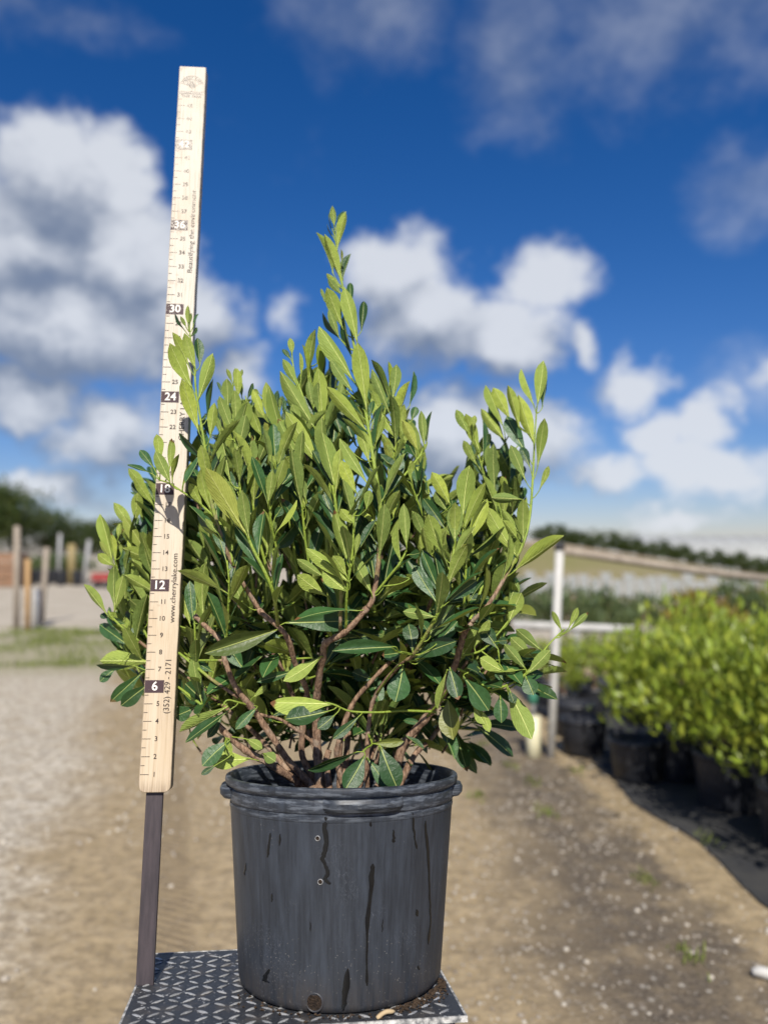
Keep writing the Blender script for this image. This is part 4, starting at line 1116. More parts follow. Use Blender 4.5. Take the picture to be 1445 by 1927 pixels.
def build_shrub():
    st = []
    for kind, pts, r0, r1, b0, b1 in STEMS:
        pts = [(x, y, d + bulge(x, y)) for x, y, d in pts]
        ms = 9 if kind == 'branch' else 5
        P3 = catmull([rp(*p) for p in pts], ms)
        Pp = catmull([Vector((p[0], p[1], p[2])) for p in pts], ms)
        if kind == 'branch': P3 = [p + Vector((noise.noise(p * 28), noise.noise(p * 28 + Vector((3, 1, 0))), 0)) * .0016 for p in P3]
        mb = MB(); k = len(P3)
        rad = []; val = []
        for i in range(k):
            t = i / (k - 1)
            rr = (r1 + (r0 - r1) * (1 - t) ** (2.0 if kind == 'branch' else 1)) * .00070
            if kind == 'branch': rr *= 1 + .16 * noise.noise(P3[i] * 70) + .24 * max(0, noise.noise(P3[i] * 130 + Vector((7, 0, 0)))) ** 1.3 * 2
            rad.append(max(rr, .0007)); val.append(b0 + (b1 - b0) * t)
        mb.tube([p - SH_OFF for p in P3], rad, 9 if kind == 'branch' else 7, val)
        # old leaf nodes
        st.append(dict(kind=kind, P3=P3, Pp=Pp, mb=mb, leaves=[], rad=rad))
    # leaves
    allL = []
    for (x0, y0, s), rows in TILES:
        for bx, by, tx, ty, w, side in rows:
            B = Vector((x0 + bx / s, y0 + by / s)); T = Vector((x0 + tx / s, y0 + ty / s)); wp = w / s
            best = None
            for si, S in enumerate(st):
                for i, q in enumerate(S['Pp']):
                    dd = math.hypot(q.x - B.x, q.y - B.y) + (14 if S['kind'] == 'branch' else 0) + (0 if q.y > B.y - 10 else 6)
                    if best is None or dd < best[0]: best = (dd, si, i)
            dd, si, i = best
            S = st[si]
            # petiole starts a little below the blade
            for k2 in range(i, -1, -1):
                if S['Pp'][k2].y - B.y > 9: break
            i2 = k2 if (S['Pp'][k2].y - B.y > 4 and math.hypot(S['Pp'][k2].x - B.x, S['Pp'][k2].y - B.y) < dd + 22) else i
            d0 = S['Pp'][i].z
            asc = T.y < B.y - 3
            ln = (T - B).length * .00078
            far = max(0.0, dd - 12) * .00078
            if side in 'uy':
                db = d0 - .004 - min(.03, far * .4) + rng.uniform(-.004, .004)
                dz = (-.20 if asc else .15) * ln * rng.uniform(.4, 1.5)
            else:
                db = d0 + (.004 if asc else -.006) + rng.uniform(-.004, .004)
                dz = (.22 if asc else -.30) * ln * rng.uniform(.4, 1.5)
            if dd > 60: db += .02
            if min(B.x, T.x) < 352 and B.y > 985 and not (B.x > 400 and T.x > 330):
                db = max(db, -.012); dz = max(dz, -.01)
            b3 = rp(B.x, B.y, db); t3 = rp(T.x, T.y, db + dz)
            allL.append((si, i2, b3, t3, wp, side, dd))
    leafs = 0
    for si, i2, b3, t3, wp, side, dd in allL:
        S = st[si]
        p0 = S['P3'][i2]
        ax = t3 - b3; L_ = ax.length; ax.normalize()
        # petiole
        if (p0 - b3).length < .075:
            mid = p0.lerp(b3, .5) - ax * .15 * (p0 - b3).length + Vector((0, 0, -.001))
            pet = catmull([p0, mid, b3, b3 + ax * .006], 3)
            S['mb'].tube([p - SH_OFF for p in pet], [.0011] * 3 + [.0008] * (len(pet) - 3), 5, [-.6] * len(pet))
        else:
            S['far'] = S.get('far', 0) + 1
            pet = catmull([p0, p0.lerp(b3, .5) + Vector((0, .01, -.008)), b3], 4)
            S['mb'].tube([p - SH_OFF for p in pet], [.0016] * len(pet), 5, [.2] * len(pet))
        tocam = (CAM_R - b3).normalized()
        N0 = (tocam - ax * tocam.dot(ax)).normalized()
        w3 = wp * .00078 * .95
        ratio = w3 / L_
        nat = rng.uniform(.27, .33)
        if ratio < nat * .72: roll = math.acos(max(.12, ratio / nat)) * rng.choice((-1, 1)); w3 = nat * L_
        else: roll = rng.gauss(0, .26); w3 = w3 / max(.75, math.cos(roll))
        nrm = Matrix.Rotation(roll, 3, ax) @ N0
        if side in 'uy': nrm = -nrm
        X = ax.cross(nrm).normalized(); Z = X.cross(ax)
        mt = Matrix((X * w3, ax * L_, Z * L_ * .9)).transposed().to_4x4()
        mt.translation = b3 - SH_OFF
        o = bpy.data.objects.new('leaf', LEAF_ME[rng.randrange(len(LEAF_ME)) if side != 'y' else 1])
        S['leaves'].append((o, mt, side, w3 * L_))
    # at most 300 single leaves; the smallest ones join the inner foliage
    allo = sorted([l for S in st for l in S['leaves']], key=lambda l: -l[3])
    keep = set(id(l[0]) for l in allo[:300])
    inner = MB(); iuv = []
    def add_inner(mt, k):
        vs, fs, uv = VAR[k]
        inner.add([mt @ Vector(v) for v in vs], fs, rng.random()); iuv.extend(uv)
    for S in st:
        par = S['mb'].build(S['kind'], M['stem'], shrub, True, 'brown')
        for o, mt, side, ar in S['leaves']:
            if id(o) not in keep:
                add_inner(mt, rng.randrange(8)); bpy.data.objects.remove(o); continue
            col.objects.link(o); o.parent = par; o.matrix_local = mt
            if side == 'y':
                o.material_slots[0].link = 'OBJECT'; o.material_slots[0].material = M['leaf_young']
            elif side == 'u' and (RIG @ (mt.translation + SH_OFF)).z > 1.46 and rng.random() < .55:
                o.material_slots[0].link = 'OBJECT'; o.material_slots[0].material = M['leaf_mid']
    # inner and far-side leaves that cannot be told apart one by one
    poly = [(225, 1290), (200, 1180), (205, 1010), (262, 910), (320, 860), (352, 810), (400, 760), (450, 740), (520, 780), (560, 710), (620, 680), (690, 720), (770, 740),
            (790, 840), (840, 920), (890, 830), (985, 810), (990, 920), (975, 1000), (975, 1180), (985, 1290), (900, 1345), (800, 1395), (560, 1400), (430, 1370), (345, 1340), (240, 1290)]
    def inside(x, y):
        c = False; n = len(poly)
        for i in range(n):
            (xa, ya), (xb, yb) = poly[i], poly[i - 1]
            if (ya > y) != (yb > y) and x < (xb - xa) * (y - ya) / (yb - ya) + xa: c = not c
        return c
    tw = MB()
    made = 0; tries = 0
    r2 = random.Random(21)
    while made < 215 and tries < 4000:
        tries += 1
        x, y = r2.uniform(200, 1000), r2.uniform(720, 1380)
        if not inside(x, y): continue
        if y > 1235 and r2.random() < .25: continue
        edge = not (inside(x - 50, y) and inside(x + 50, y) and inside(x, y - 60))
        d = r2.uniform(.015, .20) if not edge else r2.uniform(.02, .09)
        if y > 1220: d = r2.uniform(.05, .21)
        tip = rp(x, y, d)
        bs = rp(620 + (x - 620) * .84, min(1440, y + 105), d * .9)
        if x < 345 and d < .02: continue
        made += 1
        pts = catmull([bs, bs.lerp(tip, .5) + Vector((r2.uniform(-.015, .015), r2.uniform(-.01, .01), 0)), tip], 6)
        tw.tube([p - SH_OFF for p in pts], [.0020 - .0010 * i / (len(pts) - 1) for i in range(len(pts))], 5, [.9 - 1.2 * i / (len(pts) - 1) for i in range(len(pts))])
        dirn = (pts[-1] - pts[-4]).normalized()
        nl = r2.randint(8, 11); ph = r2.uniform(0, 6.28)
        for q in range(nl):
            t = .30 + .70 * q / (nl - 1)
            p = pts[0].lerp(pts[-1], t) if q < nl - 1 else pts[-1]
            f_ = t * (len(pts) - 1); i0 = min(int(f_), len(pts) - 2)
            p = pts[i0].lerp(pts[i0 + 1], f_ - i0)
            ph += 2.4
            rad = Vector((math.cos(ph), math.sin(ph), 0)); rad = (rad - dirn * rad.dot(dirn)).normalized()
            tilt = R(r2.uniform(22, 55)) * (1.25 - .5 * t)
            ax = (dirn * math.cos(tilt) + rad * math.sin(tilt)).normalized()
            L_ = r2.uniform(.066, .098) * (1 - .35 * (t > .93)); w3 = L_ * r2.uniform(.25, .32)
            nrm = (dirn - ax * dirn.dot(ax)).normalized()
            nrm = Matrix.Rotation(r2.gauss(0, .4), 3, ax) @ nrm
            X = ax.cross(nrm).normalized(); Z = X.cross(ax)
            mt = Matrix((X * w3, ax * L_, Z * L_ * .9)).transposed().to_4x4(); mt.translation = p + ax * .008 - SH_OFF
            tip_px = RIG @ (p + ax * (L_ + .008))
            v_ = tip_px - Vector((0, 0, HC)); dpt = v_.dot(fw_c)
            qx, qy = CX + F_PX * v_.x / dpt, CY - F_PX * v_.dot(up_c) / dpt
            if not inside(qx, qy + 14): continue
            add_inner(mt, r2.randrange(8))
    # further leaves spiralling up the shoots
    r4 = random.Random(33)
    for S in st:
        if S['kind'] != 'shoot': continue
        P3, Pp = S['P3'], S['Pp']
        if Pp[0].y - Pp[-1].y < 110: continue
        n = len(P3); acc_ = 0; ph = r4.uniform(0, 6.28)
        for i in range(1, n):
            acc_ += (P3[i] - P3[i - 1]).length
            if acc_ < .0105: continue
            acc_ = 0; t = i / (n - 1)
            if t < .22 and r4.random() < .6: continue
            ph += 2.4 + r4.uniform(-.2, .2)
            dirn = (P3[min(i + 1, n - 1)] - P3[i - 1]).normalized()
            rad = Vector((math.cos(ph), math.sin(ph), 0)); rad = (rad - dirn * rad.dot(dirn)).normalized()
            if rad.y < -.75 and r4.random() < .45: continue
            tilt = R(r4.uniform(16, 40)); ax = (dirn * math.cos(tilt) + rad * math.sin(tilt) + Vector((0, 0, .12))).normalized()
            L_ = r4.uniform(.055, .085) * (1 - .3 * max(0, t - .6)); w3 = L_ * r4.uniform(.25, .31)
            p = P3[i] + ax * .008
            v_ = RIG @ (p + ax * L_) - Vector((0, 0, HC)); dpt = v_.dot(fw_c)
            qx, qy = CX + F_PX * v_.x / dpt, CY - F_PX * v_.dot(up_c) / dpt
            if not (inside(qx, qy) and inside(Pp[i].x, Pp[i].y)): continue
            if qx < 352 and p.y < -.015: continue
            nrm = (dirn - ax * dirn.dot(ax)).normalized(); nrm = Matrix.Rotation(r4.gauss(0, .3), 3, ax) @ nrm
            X = ax.cross(nrm).normalized(); Z = X.cross(ax)
            mt = Matrix((X * w3, ax * L_, Z * L_ * .9)).transposed().to_4x4(); mt.translation = p - SH_OFF
            add_inner(mt, r4.randrange(8))
            tw.tube([P3[i] - SH_OFF, p - SH_OFF], [.0011, .0008], 5, [-.5, -.5])
    # low side twigs with spreading dark leaves between the branches
    made = 0
    while made < 84:
        x, y = r2.uniform(380, 930), r2.uniform(1130, 1330)
        if made > 46: x, y = r2.uniform(430, 850), r2.uniform(1290, 1400)
        if made < 46 and y > 1260 and 470 < x < 800 and r2.random() < .55: continue
        d = bulge(x, y) * .6 + r2.uniform(-.01, .10) if made < 46 else r2.uniform(.07, .18)
        a = rp(x, y, d); sgn = 1 if r2.random() < (x - 300) / 640 else -1
        b = rp(x + sgn * r2.uniform(40, 90), y - r2.uniform(-10, 45), d + r2.uniform(-.05, .02))
        pts = catmull([a, a.lerp(b, .5) + Vector((0, 0, -.006)), b], 4); made += 1
        tw.tube([p - SH_OFF for p in pts], [.0018 - .00008 * i for i in range(len(pts))], 5, [.2] * len(pts))
        dirn = (b - a).normalized(); ph = r2.uniform(0, 6.28)
        for q in range(r2.randint(4, 6)):
            ph += 2.4; p = a.lerp(b, .35 + .65 * q / 5)
            rad = Vector((math.cos(ph), math.sin(ph), r2.uniform(-.6, .5))); rad = (rad - dirn * rad.dot(dirn)).normalized()
            tilt = R(r2.uniform(30, 70)); ax = (dirn * math.cos(tilt) + rad * math.sin(tilt)).normalized()
            L_ = r2.uniform(.060, .088); w3 = L_ * r2.uniform(.30, .36)
            up_ = Vector((0, -.25, 1)); nrm = (up_ - ax * up_.dot(ax)).normalized(); nrm = Matrix.Rotation(r2.gauss(0, .45), 3, ax) @ nrm
            X = ax.cross(nrm).normalized(); Z = X.cross(ax)
            mt = Matrix((X * w3, ax * L_, Z * L_ * .9)).transposed().to_4x4(); mt.translation = p + ax * .006 - SH_OFF
            if (p + ax * L_).x < -.225: continue
            add_inner(mt, r2.randrange(8))
    me = inner.mesh('inner_foliage', M['leaf'], True, 'leafrnd')
    ul = me.uv_layers.new(name='UVMap')
    vi = [0] * len(me.loops); me.loops.foreach_get('vertex_index', vi)
    ul.data.foreach_set('uv', [c for i in vi for c in iuv[i]])
    o = link('inner_foliage', me, None, shrub); o['kind'] = 'stuff'
    o = tw.build('inner_twigs', M['stem'], shrub, True, 'brown'); o['kind'] = 'stuff'
    print('leaves', len(allL), 'inner', len(inner.v) // 50, 'far petioles', sum(S.get('far', 0) for S in st))
build_shrub()

# ------------------------------------------------------------------ background
def scatter_pebbles():
    m = MB(); r3 = random.Random(5)
    ico = [(0, 0, 1), (.894, 0, .447), (.276, .851, .447), (-.724, .526, .447), (-.724, -.526, .447), (.276, -.851, .447), (.724, .526, -.447), (-.276, .851, -.447), (-.894, 0, -.447), (-.276, -.851, -.447), (.724, -.526, -.447), (0, 0, -1)]
    fc = [(0, 1, 2), (0, 2, 3), (0, 3, 4), (0, 4, 5), (0, 5, 1), (1, 6, 2), (2, 7, 3), (3, 8, 4), (4, 9, 5), (5, 10, 1), (2, 6, 7), (3, 7, 8), (4, 8, 9), (5, 9, 10), (1, 10, 6), (6, 11, 7), (7, 11, 8), (8, 11, 9), (9, 11, 10), (10, 11, 6)]
    n = 0
    while n < 5200:
        if r3.random() < .62:
            x, y = r3.uniform(.15, 2.6), r3.uniform(2.0, 6.5)
            k = noise.noise(Vector((x * 1.5, y * 1.0, 9)))
            if k < r3.uniform(-.5, .25): continue
            s = abs(r3.gauss(.002, .0032)) + .0022; c = min(1, max(0, r3.gauss(.55, .28)))
        else:
            x, y = r3.uniform(-3.2, .3), r3.uniform(2.0, 11)
            if y < 4.2 and r3.random() < .8: continue
            k = noise.noise(Vector((x * 1.1, y * .7, 4)))
            if k < r3.uniform(-.4, .35) - (.25 if x < -.9 else -.15): continue
            s = abs(r3.gauss(.005, .004)) + .003; c = min(1, max(0, r3.gauss(.70, .2)))
        n += 1
        a = r3.uniform(0, 6.28); sq = r3.uniform(.5, .85)
        cs, sn = math.cos(a), math.sin(a); ex = r3.uniform(.8, 1.5)
        p = Vector((x, y, gz(x, y) + s * .2))
        m.add([p + Vector(((v[0] * ex * cs - v[1] * sn) * s, (v[0] * ex * sn + v[1] * cs) * s, v[2] * s * sq)) * r3.uniform(.9, 1.1) if False else p + Vector(((v[0] * ex * cs - v[1] * sn) * s, (v[0] * ex * sn + v[1] * cs) * s, v[2] * s * sq)) for v in ico], fc, c)
    tag(m.build('gravel', M['pebble'], None, True, 'leafrnd'), 'loose pale pebbles scattered over the yard', 'gravel', None, 'stuff')
scatter_pebbles()

def blades(m, uvs, x, y, z, h, lean, wd, r3):
    a = r3.uniform(0, 6.28); dx, dy = math.cos(a), math.sin(a)
    l = lean * h
    P = [Vector((x, y, z)), Vector((x + dx * l * .3, y + dy * l * .3, z + h * .6)), Vector((x + dx * l, y + dy * l, z + h))]
    s = Vector((-dy, dx, 0)) * wd
    m.add([P[0] - s, P[0] + s, P[1] - s * .8, P[1] + s * .8, P[2]], [(0, 1, 3, 2), (2, 3, 4)], r3.random())
    uvs.extend([(.1, 0), (.9, 0), (.1, .6), (.9, .6), (.5, 1)])

def set_uv(me, uvs):
    ul = me.uv_layers.new(name='UVMap')
    vi = [0] * len(me.loops); me.loops.foreach_get('vertex_index', vi)
    ul.data.foreach_set('uv', [c for i in vi for c in uvs[i]])

def grass():
    m = MB(); uv = []; r3 = random.Random(8)
    n = 0
    while n < 9000:
        x, y = r3.uniform(-9, -2.2), r3.uniform(10.8, 16.5)
        if noise.noise(Vector((x * .8, y * .8, 1))) < r3.uniform(-.25, .55): continue
        if x > -3.1 + .5 * noise.noise(Vector((y, 0, 0))): continue
        blades(m, uv, x, y, gz(x, y), r3.uniform(.03, .11), r3.uniform(.2, .9), .005, r3); n += 1
    # tufts on the right-hand soil
    for px, py in ((1030, 1530), (1208, 1660), (1295, 1805), (1085, 1450), (905, 1400), (1000, 1470), (960, 1440), (900, 1500), (1330, 1590)):
        c = gnd(px, py)
        for _ in range(34):
            x, y = c.x + r3.gauss(0, .03), c.y + r3.gauss(0, .05)
            blades(m, uv, x, y, gz(x, y), r3.uniform(.015, .05), r3.uniform(.3, 1.3), .004, r3)
    me = m.mesh('grass', M['grass'], True, 'leafrnd'); set_uv(me, uv)
    tag(link('grass', me), 'short weedy grass along the yard edge by the wooden posts', 'grass', None, 'stuff')
grass()

# black weed mat below the potted rows
def cloth():
    m = MB(); xs = []; vs = []; fs = []
    ys = [2.4 + .08 * i for i in range(96)]
    for y in ys:
        left = 1.62 - .035 * (y - 3.5) + .10 * noise.noise(Vector((y * 1.1, 3, 0))) + .025 * noise.noise(Vector((y * 7, 1, 0)))
        for i in range(9):
            x = left + (7.0 - left) * i / 8
            vs.append((x, y, max(gz(x, y), gz(x - .2, y), gz(x + .2, y)) + .010))
    for j in range(len(ys) - 1):
        for i in range(8): fs.append((j * 9 + i, j * 9 + i + 1, (j + 1) * 9 + i + 1, (j + 1) * 9 + i))
    m.add(vs, fs)
    tag(m.build('ground_cloth', M['cloth']), 'black weed mat under the rows of potted shrubs', None, None, 'structure')
cloth()

# ---- potted shrubs beside the drive
def simple_pot(r0, r1, h):
    m = MB(); m.lathe([(0, .0), (r0 * .95, 0), (r0, .01), (r1 * .965, h - .05), (r1 * .965, h - .045), (r1, h - .043), (r1, h), (r1 * .96, h), (r1 * .93, h - .06), (0, h - .07)], 32)
    return m.mesh('pot_body', M['bgpot'], True)
POT_L = simple_pot(.165, .20, .33)
POT_S = simple_pot(.115, .14, .25)

def bush_crown(name, rx, rz, z0, n, leaf, mat, seed, up=.6, core=.25, clump=22):
    r3 = random.Random(seed); m = MB(); uv = []
    cl = []
    for _ in range(clump):
        a = r3.uniform(0, 6.28); e = math.asin(r3.uniform(-.55, 1)); q = r3.uniform(.55, 1.0)
        cl.append(Vector((math.cos(a) * math.cos(e) * rx * q, math.sin(a) * math.cos(e) * rx * q, z0 + rz + math.sin(e) * rz * q)))
    for i in range(n):
        c = cl[r3.randrange(clump)]
        p = c + Vector((r3.gauss(0, rx * .17), r3.gauss(0, rx * .17), r3.gauss(0, rz * .16)))
        if p.z < z0 * .8: continue
        o_ = (p - Vector((0, 0, z0 + rz * .6))).normalized()
        ax = (o_ * .6 + Vector((r3.gauss(0, .45), r3.gauss(0, .45), up + r3.gauss(0, .4)))).normalized()
        L_ = leaf * r3.uniform(.7, 1.25); w3 = L_ * r3.uniform(.32, .44)
        nr = Vector((r3.gauss(0, .6), r3.gauss(0, .6), 1)); nr = (nr - ax * nr.dot(ax)).normalized()
        X = ax.cross(nr)
        P = [p, p + ax * L_ * .45 - X * w3 * .5 - nr * L_ * .02, p + ax * L_ * .45 + X * w3 * .5 - nr * L_ * .02, p + ax * L_ * .5 + nr * L_ * .03, p + ax * L_]
        m.add(P, [(0, 3, 1), (0, 2, 3), (1, 3, 4), (3, 2, 4)], r3.random())
        uv.extend([(.5, 0), (.05, .5), (.95, .5), (.5, .5), (.5, 1)])
    me = m.mesh(name, mat, True, 'leafrnd'); set_uv(me, uv)
    return me

def bush_stems(name, rx, rz, z0, k, seed):
    r3 = random.Random(seed); m = MB()
    for _ in range(k):
        a = r3.uniform(0, 6.28); q = r3.uniform(.3, .8)
        m.tube(catmull([(r3.uniform(-.02, .02), r3.uniform(-.02, .02), z0 * .6), (math.cos(a) * rx * q * .4, math.sin(a) * rx * q * .4, z0 + rz * .5), (math.cos(a) * rx * q, math.sin(a) * rx * q, z0 + rz * 1.2)], 4), [.008 - .0006 * i for i in range(9)], 6, [.9] * 9)
    return m.mesh(name, M['stem'], True, 'brown')

BIG = [bush_crown('foliage', .50, .46, .20, 1900, .080, M['bushleaf'], 11 + i, .7, clump=44) for i in range(3)]
BIGS = [bush_stems('stems', .34, .40, .38, 9, 31 + i) for i in range(3)]
SMALL = [bush_crown('foliage', .24, .20, .27, 620, .055, M['bushleaf'], 41 + i, .7, clump=22) for i in range(2)]
SMALLS = [bush_stems('stems', .18, .2, .27, 6, 51 + i) for i in range(2)]
GREY = [bush_crown('foliage', .42, .40, .16, 1700, .085, M['greyleaf'], 61 + i, .9, clump=30) for i in range(2)]
OCH = bush_crown('foliage', .42, .36, .2, 900, .10, M['ochreleaf'], 71, 1.0, clump=24)

def potted(x, y, potme, crown, stems, s, rz, lab_p, lab_s, gp, gs, sink=0):
    z = gz(x, y) + .012
    p = empty('nursery_pot', (x, y, z), rz); tag(p, lab_p, 'pot', gp)
    link('pot_body', potme, None, p)
    b = empty('shrub', (x, y, z), rz); tag(b, lab_s, 'shrub', gs); b.scale = (s, s, s)
    f_ = link('foliage', crown, None, b); f_['kind'] = 'stuff'
    link('stems', stems, None, b)
    return b

LP = 'black plastic pot under the bright yellow-green shrubs beside the drive'
LS = 'bright yellow-green bushy shrub in the near row of black pots'
spots = [(2.28, 3.4), (2.12, 4.15), (2.06, 4.85), (2.0, 5.5)]
for i, (x, y) in enumerate(spots):
    od = ('fourth', 'third', 'second', 'first')[i]
    potted(x, y, POT_L, BIG[i % 3], BIGS[i % 3], .93 + .05 * (i % 2), i * 1.9, 'large black pot under the near row of bright shrubs, ' + od + ' from the white post',
           'bright yellow-green bushy shrub in the near row, ' + od + ' from the white post', 'large black pots in the near row', 'bright shrubs in the near row')
for i, (x, y) in enumerate([(2.85, 4.0), (2.72, 4.75), (2.68, 5.5), (2.60, 6.2), (3.5, 4.9), (3.45, 5.7), (3.4, 6.5)]):
    potted(x, y, POT_L, BIG[(i + 1) % 3], BIGS[(i + 1) % 3], .95 + .05 * (i % 3 - 1), i * 2.3 + .4, 'black plastic pot in the rows behind the near bright shrubs',
           'bright yellow-green bushy shrub standing behind the near row', 'large black pots behind the near row', 'bright shrubs behind the near row')
for i, (x, y) in enumerate([(1.62, 7.3), (1.98, 7.6), (2.3, 7.25), (2.65, 7.7), (2.05, 8.3), (2.5, 8.4), (1.66, 8.1)]):
    potted(x, y, POT_S, SMALL[i % 2], SMALLS[i % 2], .92 + .08 * (i % 3), i * 1.3, 'small black pot holding a low bright shrub beyond the white post',
           'low bright green shrub in a small pot beyond the white post', 'small black pots', 'low bright shrubs')
# empty black pots standing on the mat
LPE = 'empty black nursery pot on the mat near the white post'
for i, (x, y) in enumerate([(1.52, 6.15), (1.78, 5.95), (1.70, 5.45), (2.05, 5.75), (1.60, 6.75)]):
    p = empty('nursery_pot', (x, y, gz(x, y) + .014), i); tag(p, LPE, 'pot', 'empty pots by the white post'); link('pot_body', POT_S if i % 2 else POT_L, None, p).scale = (.9, .9, .8)

# white post with dark cap
def post(name, base, top, rad, mat, label, cat, group=None, cap=None, n=12, brace=None):
    root = empty(name, base); tag(root, label, cat, group)
    d = Vector(top) - Vector(base)
    m = MB(); m.tube([Vector((0, 0, -.05)), d * .5, d], [rad, rad * 1.01, rad], n); m.build('shaft', mat, root)
    if cap:
        c = MB(); c.tube([d + Vector((0, 0, -.02)), d + Vector((0, 0, .025)), d + Vector((0, 0, .04))], [rad * 1.25, rad * 1.25, rad * .7], n); c.build('cap', cap, root)
    return root
bp = gnd(1036, 1422); bp.z = gz(bp.x, bp.y)
post('white_post', bp, at(1053, 1030, bp.y), .032, M['white_paint'], 'tall white painted post with dark cap beside the potted row', 'post', None, M['black'])
bc = gnd(1004, 1420); bc.z = gz(bc.x, bc.y)
rs = empty('water_riser', bc); tag(rs, 'short cream plastic water riser with green valve at the foot of the post', 'water pipe')
h1 = (at(1004, 1348, bc.y) - bc).z
m = MB(); m.tube([(0, 0, -.05), (0, 0, h1), (0, 0, h1 + .004)], [.055, .055, .03], 18); m.build('riser', M['cream_pvc'], rs)
h2 = (at(1004, 1300, bc.y) - bc).z
m = MB(); m.tube([(0, 0, h1 - .01), (0, 0, h2)], [.018, .018], 10); m.build('neck', M['grey_pvc'], rs)
m = MB(); m.tube([(0, 0, h2 - .10), (0, 0, h2 - .08), (0, 0, h2 - .02), (0, 0, h2)], [.02, .034, .034, .02], 12); m.tube([(-.03, 0, h2 - .05), (.035, 0, h2 - .05)], [.014, .014], 8); m.build('valve', M['valve_green'], rs)
m = MB(); m.tube([(-.06, .01, h2 + .012), (.16, .02, h2 + .012)], [.018, .018], 10); m.build('cross_pipe', M['grey_pvc'], rs)
# sloping pale rail from the white post
ra, rb = at(1054, 1036, bp.y), at(1520, 1098, bp.y + .8)
sr = empty('sloping_rail', (rb.x, rb.y, gz(rb.x, rb.y))); tag(sr, 'long pale wooden rail sloping down from the top of the white post', 'rail')
m = MB(); m.tube([ra - sr.location, (ra + rb) / 2 - sr.location + Vector((0, 0, -.02)), rb - sr.location], [.030, .030, .030], 10); m.build('rail', M['post_wood'], sr)
m = MB(); m.tube([(0, 0, -.05), (0, 0, rb.z - sr.location.z + .03)], [.04, .04], 10); m.build('support', M['post_wood'], sr)
# low white irrigation rail
pa, pb = at(965, 1176, 9.2), at(1205, 1186, 9.2)
rl = empty('irrigation_rail', (pa.x, 9.2, 0)); tag(rl, 'low white horizontal irrigation pipe on short stands behind the potted row', 'pipe')
m = MB(); m.tube([(0, 0, pa.z), (pb.x - pa.x, 0, pb.z)], [.048, .048], 12); m.build('rail', M['white_paint'], rl)
for k in (.04, .5, .96):
    m = MB(); x = (pb.x - pa.x) * k; zz = pa.z + (pb.z - pa.z) * k; m.tube([(x, 0, gz(pa.x + x, 9.2) - .03), (x, 0, zz - .03)], [.03, .03], 8); m.build('stand', M['grey_pvc'], rl)
# grey-green shrubs behind
for i in range(14):
    x = 1.3 + i * .68; y = 12.2 + .5 * math.sin(i * 2.1)
    b = empty('shrub', (x, y, gz(x, y)), i * 1.7); b.scale = (1.2, 1.2, 1.03 + .12 * math.sin(i * 1.3))
    if i in (5, 7): tag(b, 'ochre brown grassy shrub among the grey-green row', 'shrub', 'ochre shrubs in the far row'); f_ = link('foliage', OCH, None, b)
    else: tag(b, 'grey-green fine-leaved shrub in the row behind the low white pipe', 'shrub', 'grey-green shrubs in the far row'); f_ = link('foliage', GREY[i % 2], None, b)
    f_['kind'] = 'stuff'
    link('stems', BIGS[i % 3], None, b)
# white sheet fence
def sheet_fence():
    A, B = at(930, 1070, 30), at(1500, 1078, 26)
    root = empty('sheet_fence', (A.x, A.y, 0)); tag(root, 'low white plastic sheet fence on posts beyond the grey-green shrubs', 'fence')
    n = 26
    pm = MB(); pm.box((0, 0, .5), (1, .015, 1)); pme = pm.mesh('panel', M['white_sheet'], False)
    sm = MB(); sm.box((0, 0, .5), (.05, .05, 1)); sme = sm.mesh('fence_post', M['post_wood'], False)
    for i in range(n):
        t0_, t1_ = i / n, (i + 1) / n
        p, q = A.lerp(B, t0_) - Vector((A.x, A.y, 0)), A.lerp(B, t1_) - Vector((A.x, A.y, 0))
        mid = (p + q) / 2; L_ = math.hypot(q.x - p.x, q.y - p.y); h = mid.z - .22 + .12 * math.sin(i * 2.7)
        o = link('panel', pme, None, root); o.location = (mid.x, mid.y, .02); o.scale = (L_ * rng.uniform(.80, .93), 1, h); o.rotation_euler = (0, 0, math.atan2(q.y - p.y, q.x - p.x))
        o = link('fence_post', sme, None, root); o.location = (p.x, p.y + .05, -.05); o.scale = (1, 1, h + .15)
sheet_fence()
# bank, hedge and plastic house beyond
def bank():
    m = MB(); vs = []; fs = []
    xs = [0 + 1.5 * i for i in range(40)]
    for x in xs:
        px = CX + F_PX * x / 45
        crest = at(px, 1024 + (px - 1060) * .155, 45).z
        crest = max(.3, min(crest, 2.6)) + .06 * noise.noise(Vector((x * .5, 0, 0)))
        if x < 8: crest *= max(0.02, (x - 1) / 7) if x > 1 else .02
        for y, k in ((33, -.02), (36, .18), (39, .5), (42, .82), (45, 1.0), (50, 1.0), (58, .5), (66, -.02)):
            vs.append((x, y, crest * k - .02 + .05 * noise.noise(Vector((x, y, 2)))))
    for i in range(len(xs) - 1):
        for j in range(7): fs.append((i * 8 + j, (i + 1) * 8 + j, (i + 1) * 8 + j + 1, i * 8 + j + 1))
    rd = MB(); rv = []; rf = []
    for i in range(len(xs)):
        a_, b_ = Vector(vs[i * 8 + 3]), Vector(vs[i * 8 + 4])
        for t_ in (.25, .5, .75, 1.0): rv.append(a_.lerp(b_, t_) + Vector((0, -.02, .03)))
    for i in range(len(xs) - 1):
        for j in range(3): rf.append((i * 4 + j, (i + 1) * 4 + j, (i + 1) * 4 + j + 1, i * 4 + j + 1))
    rd.add(rv, rf); tag(rd.build('sandy_road', M['road']), 'pale sandy track along the top of the bank', None, None, 'structure')
    m.add(vs, fs); tag(m.build('embankment', M['berm']), 'sloping grassy bank below the dark hedge', None, None, 'structure')
bank()
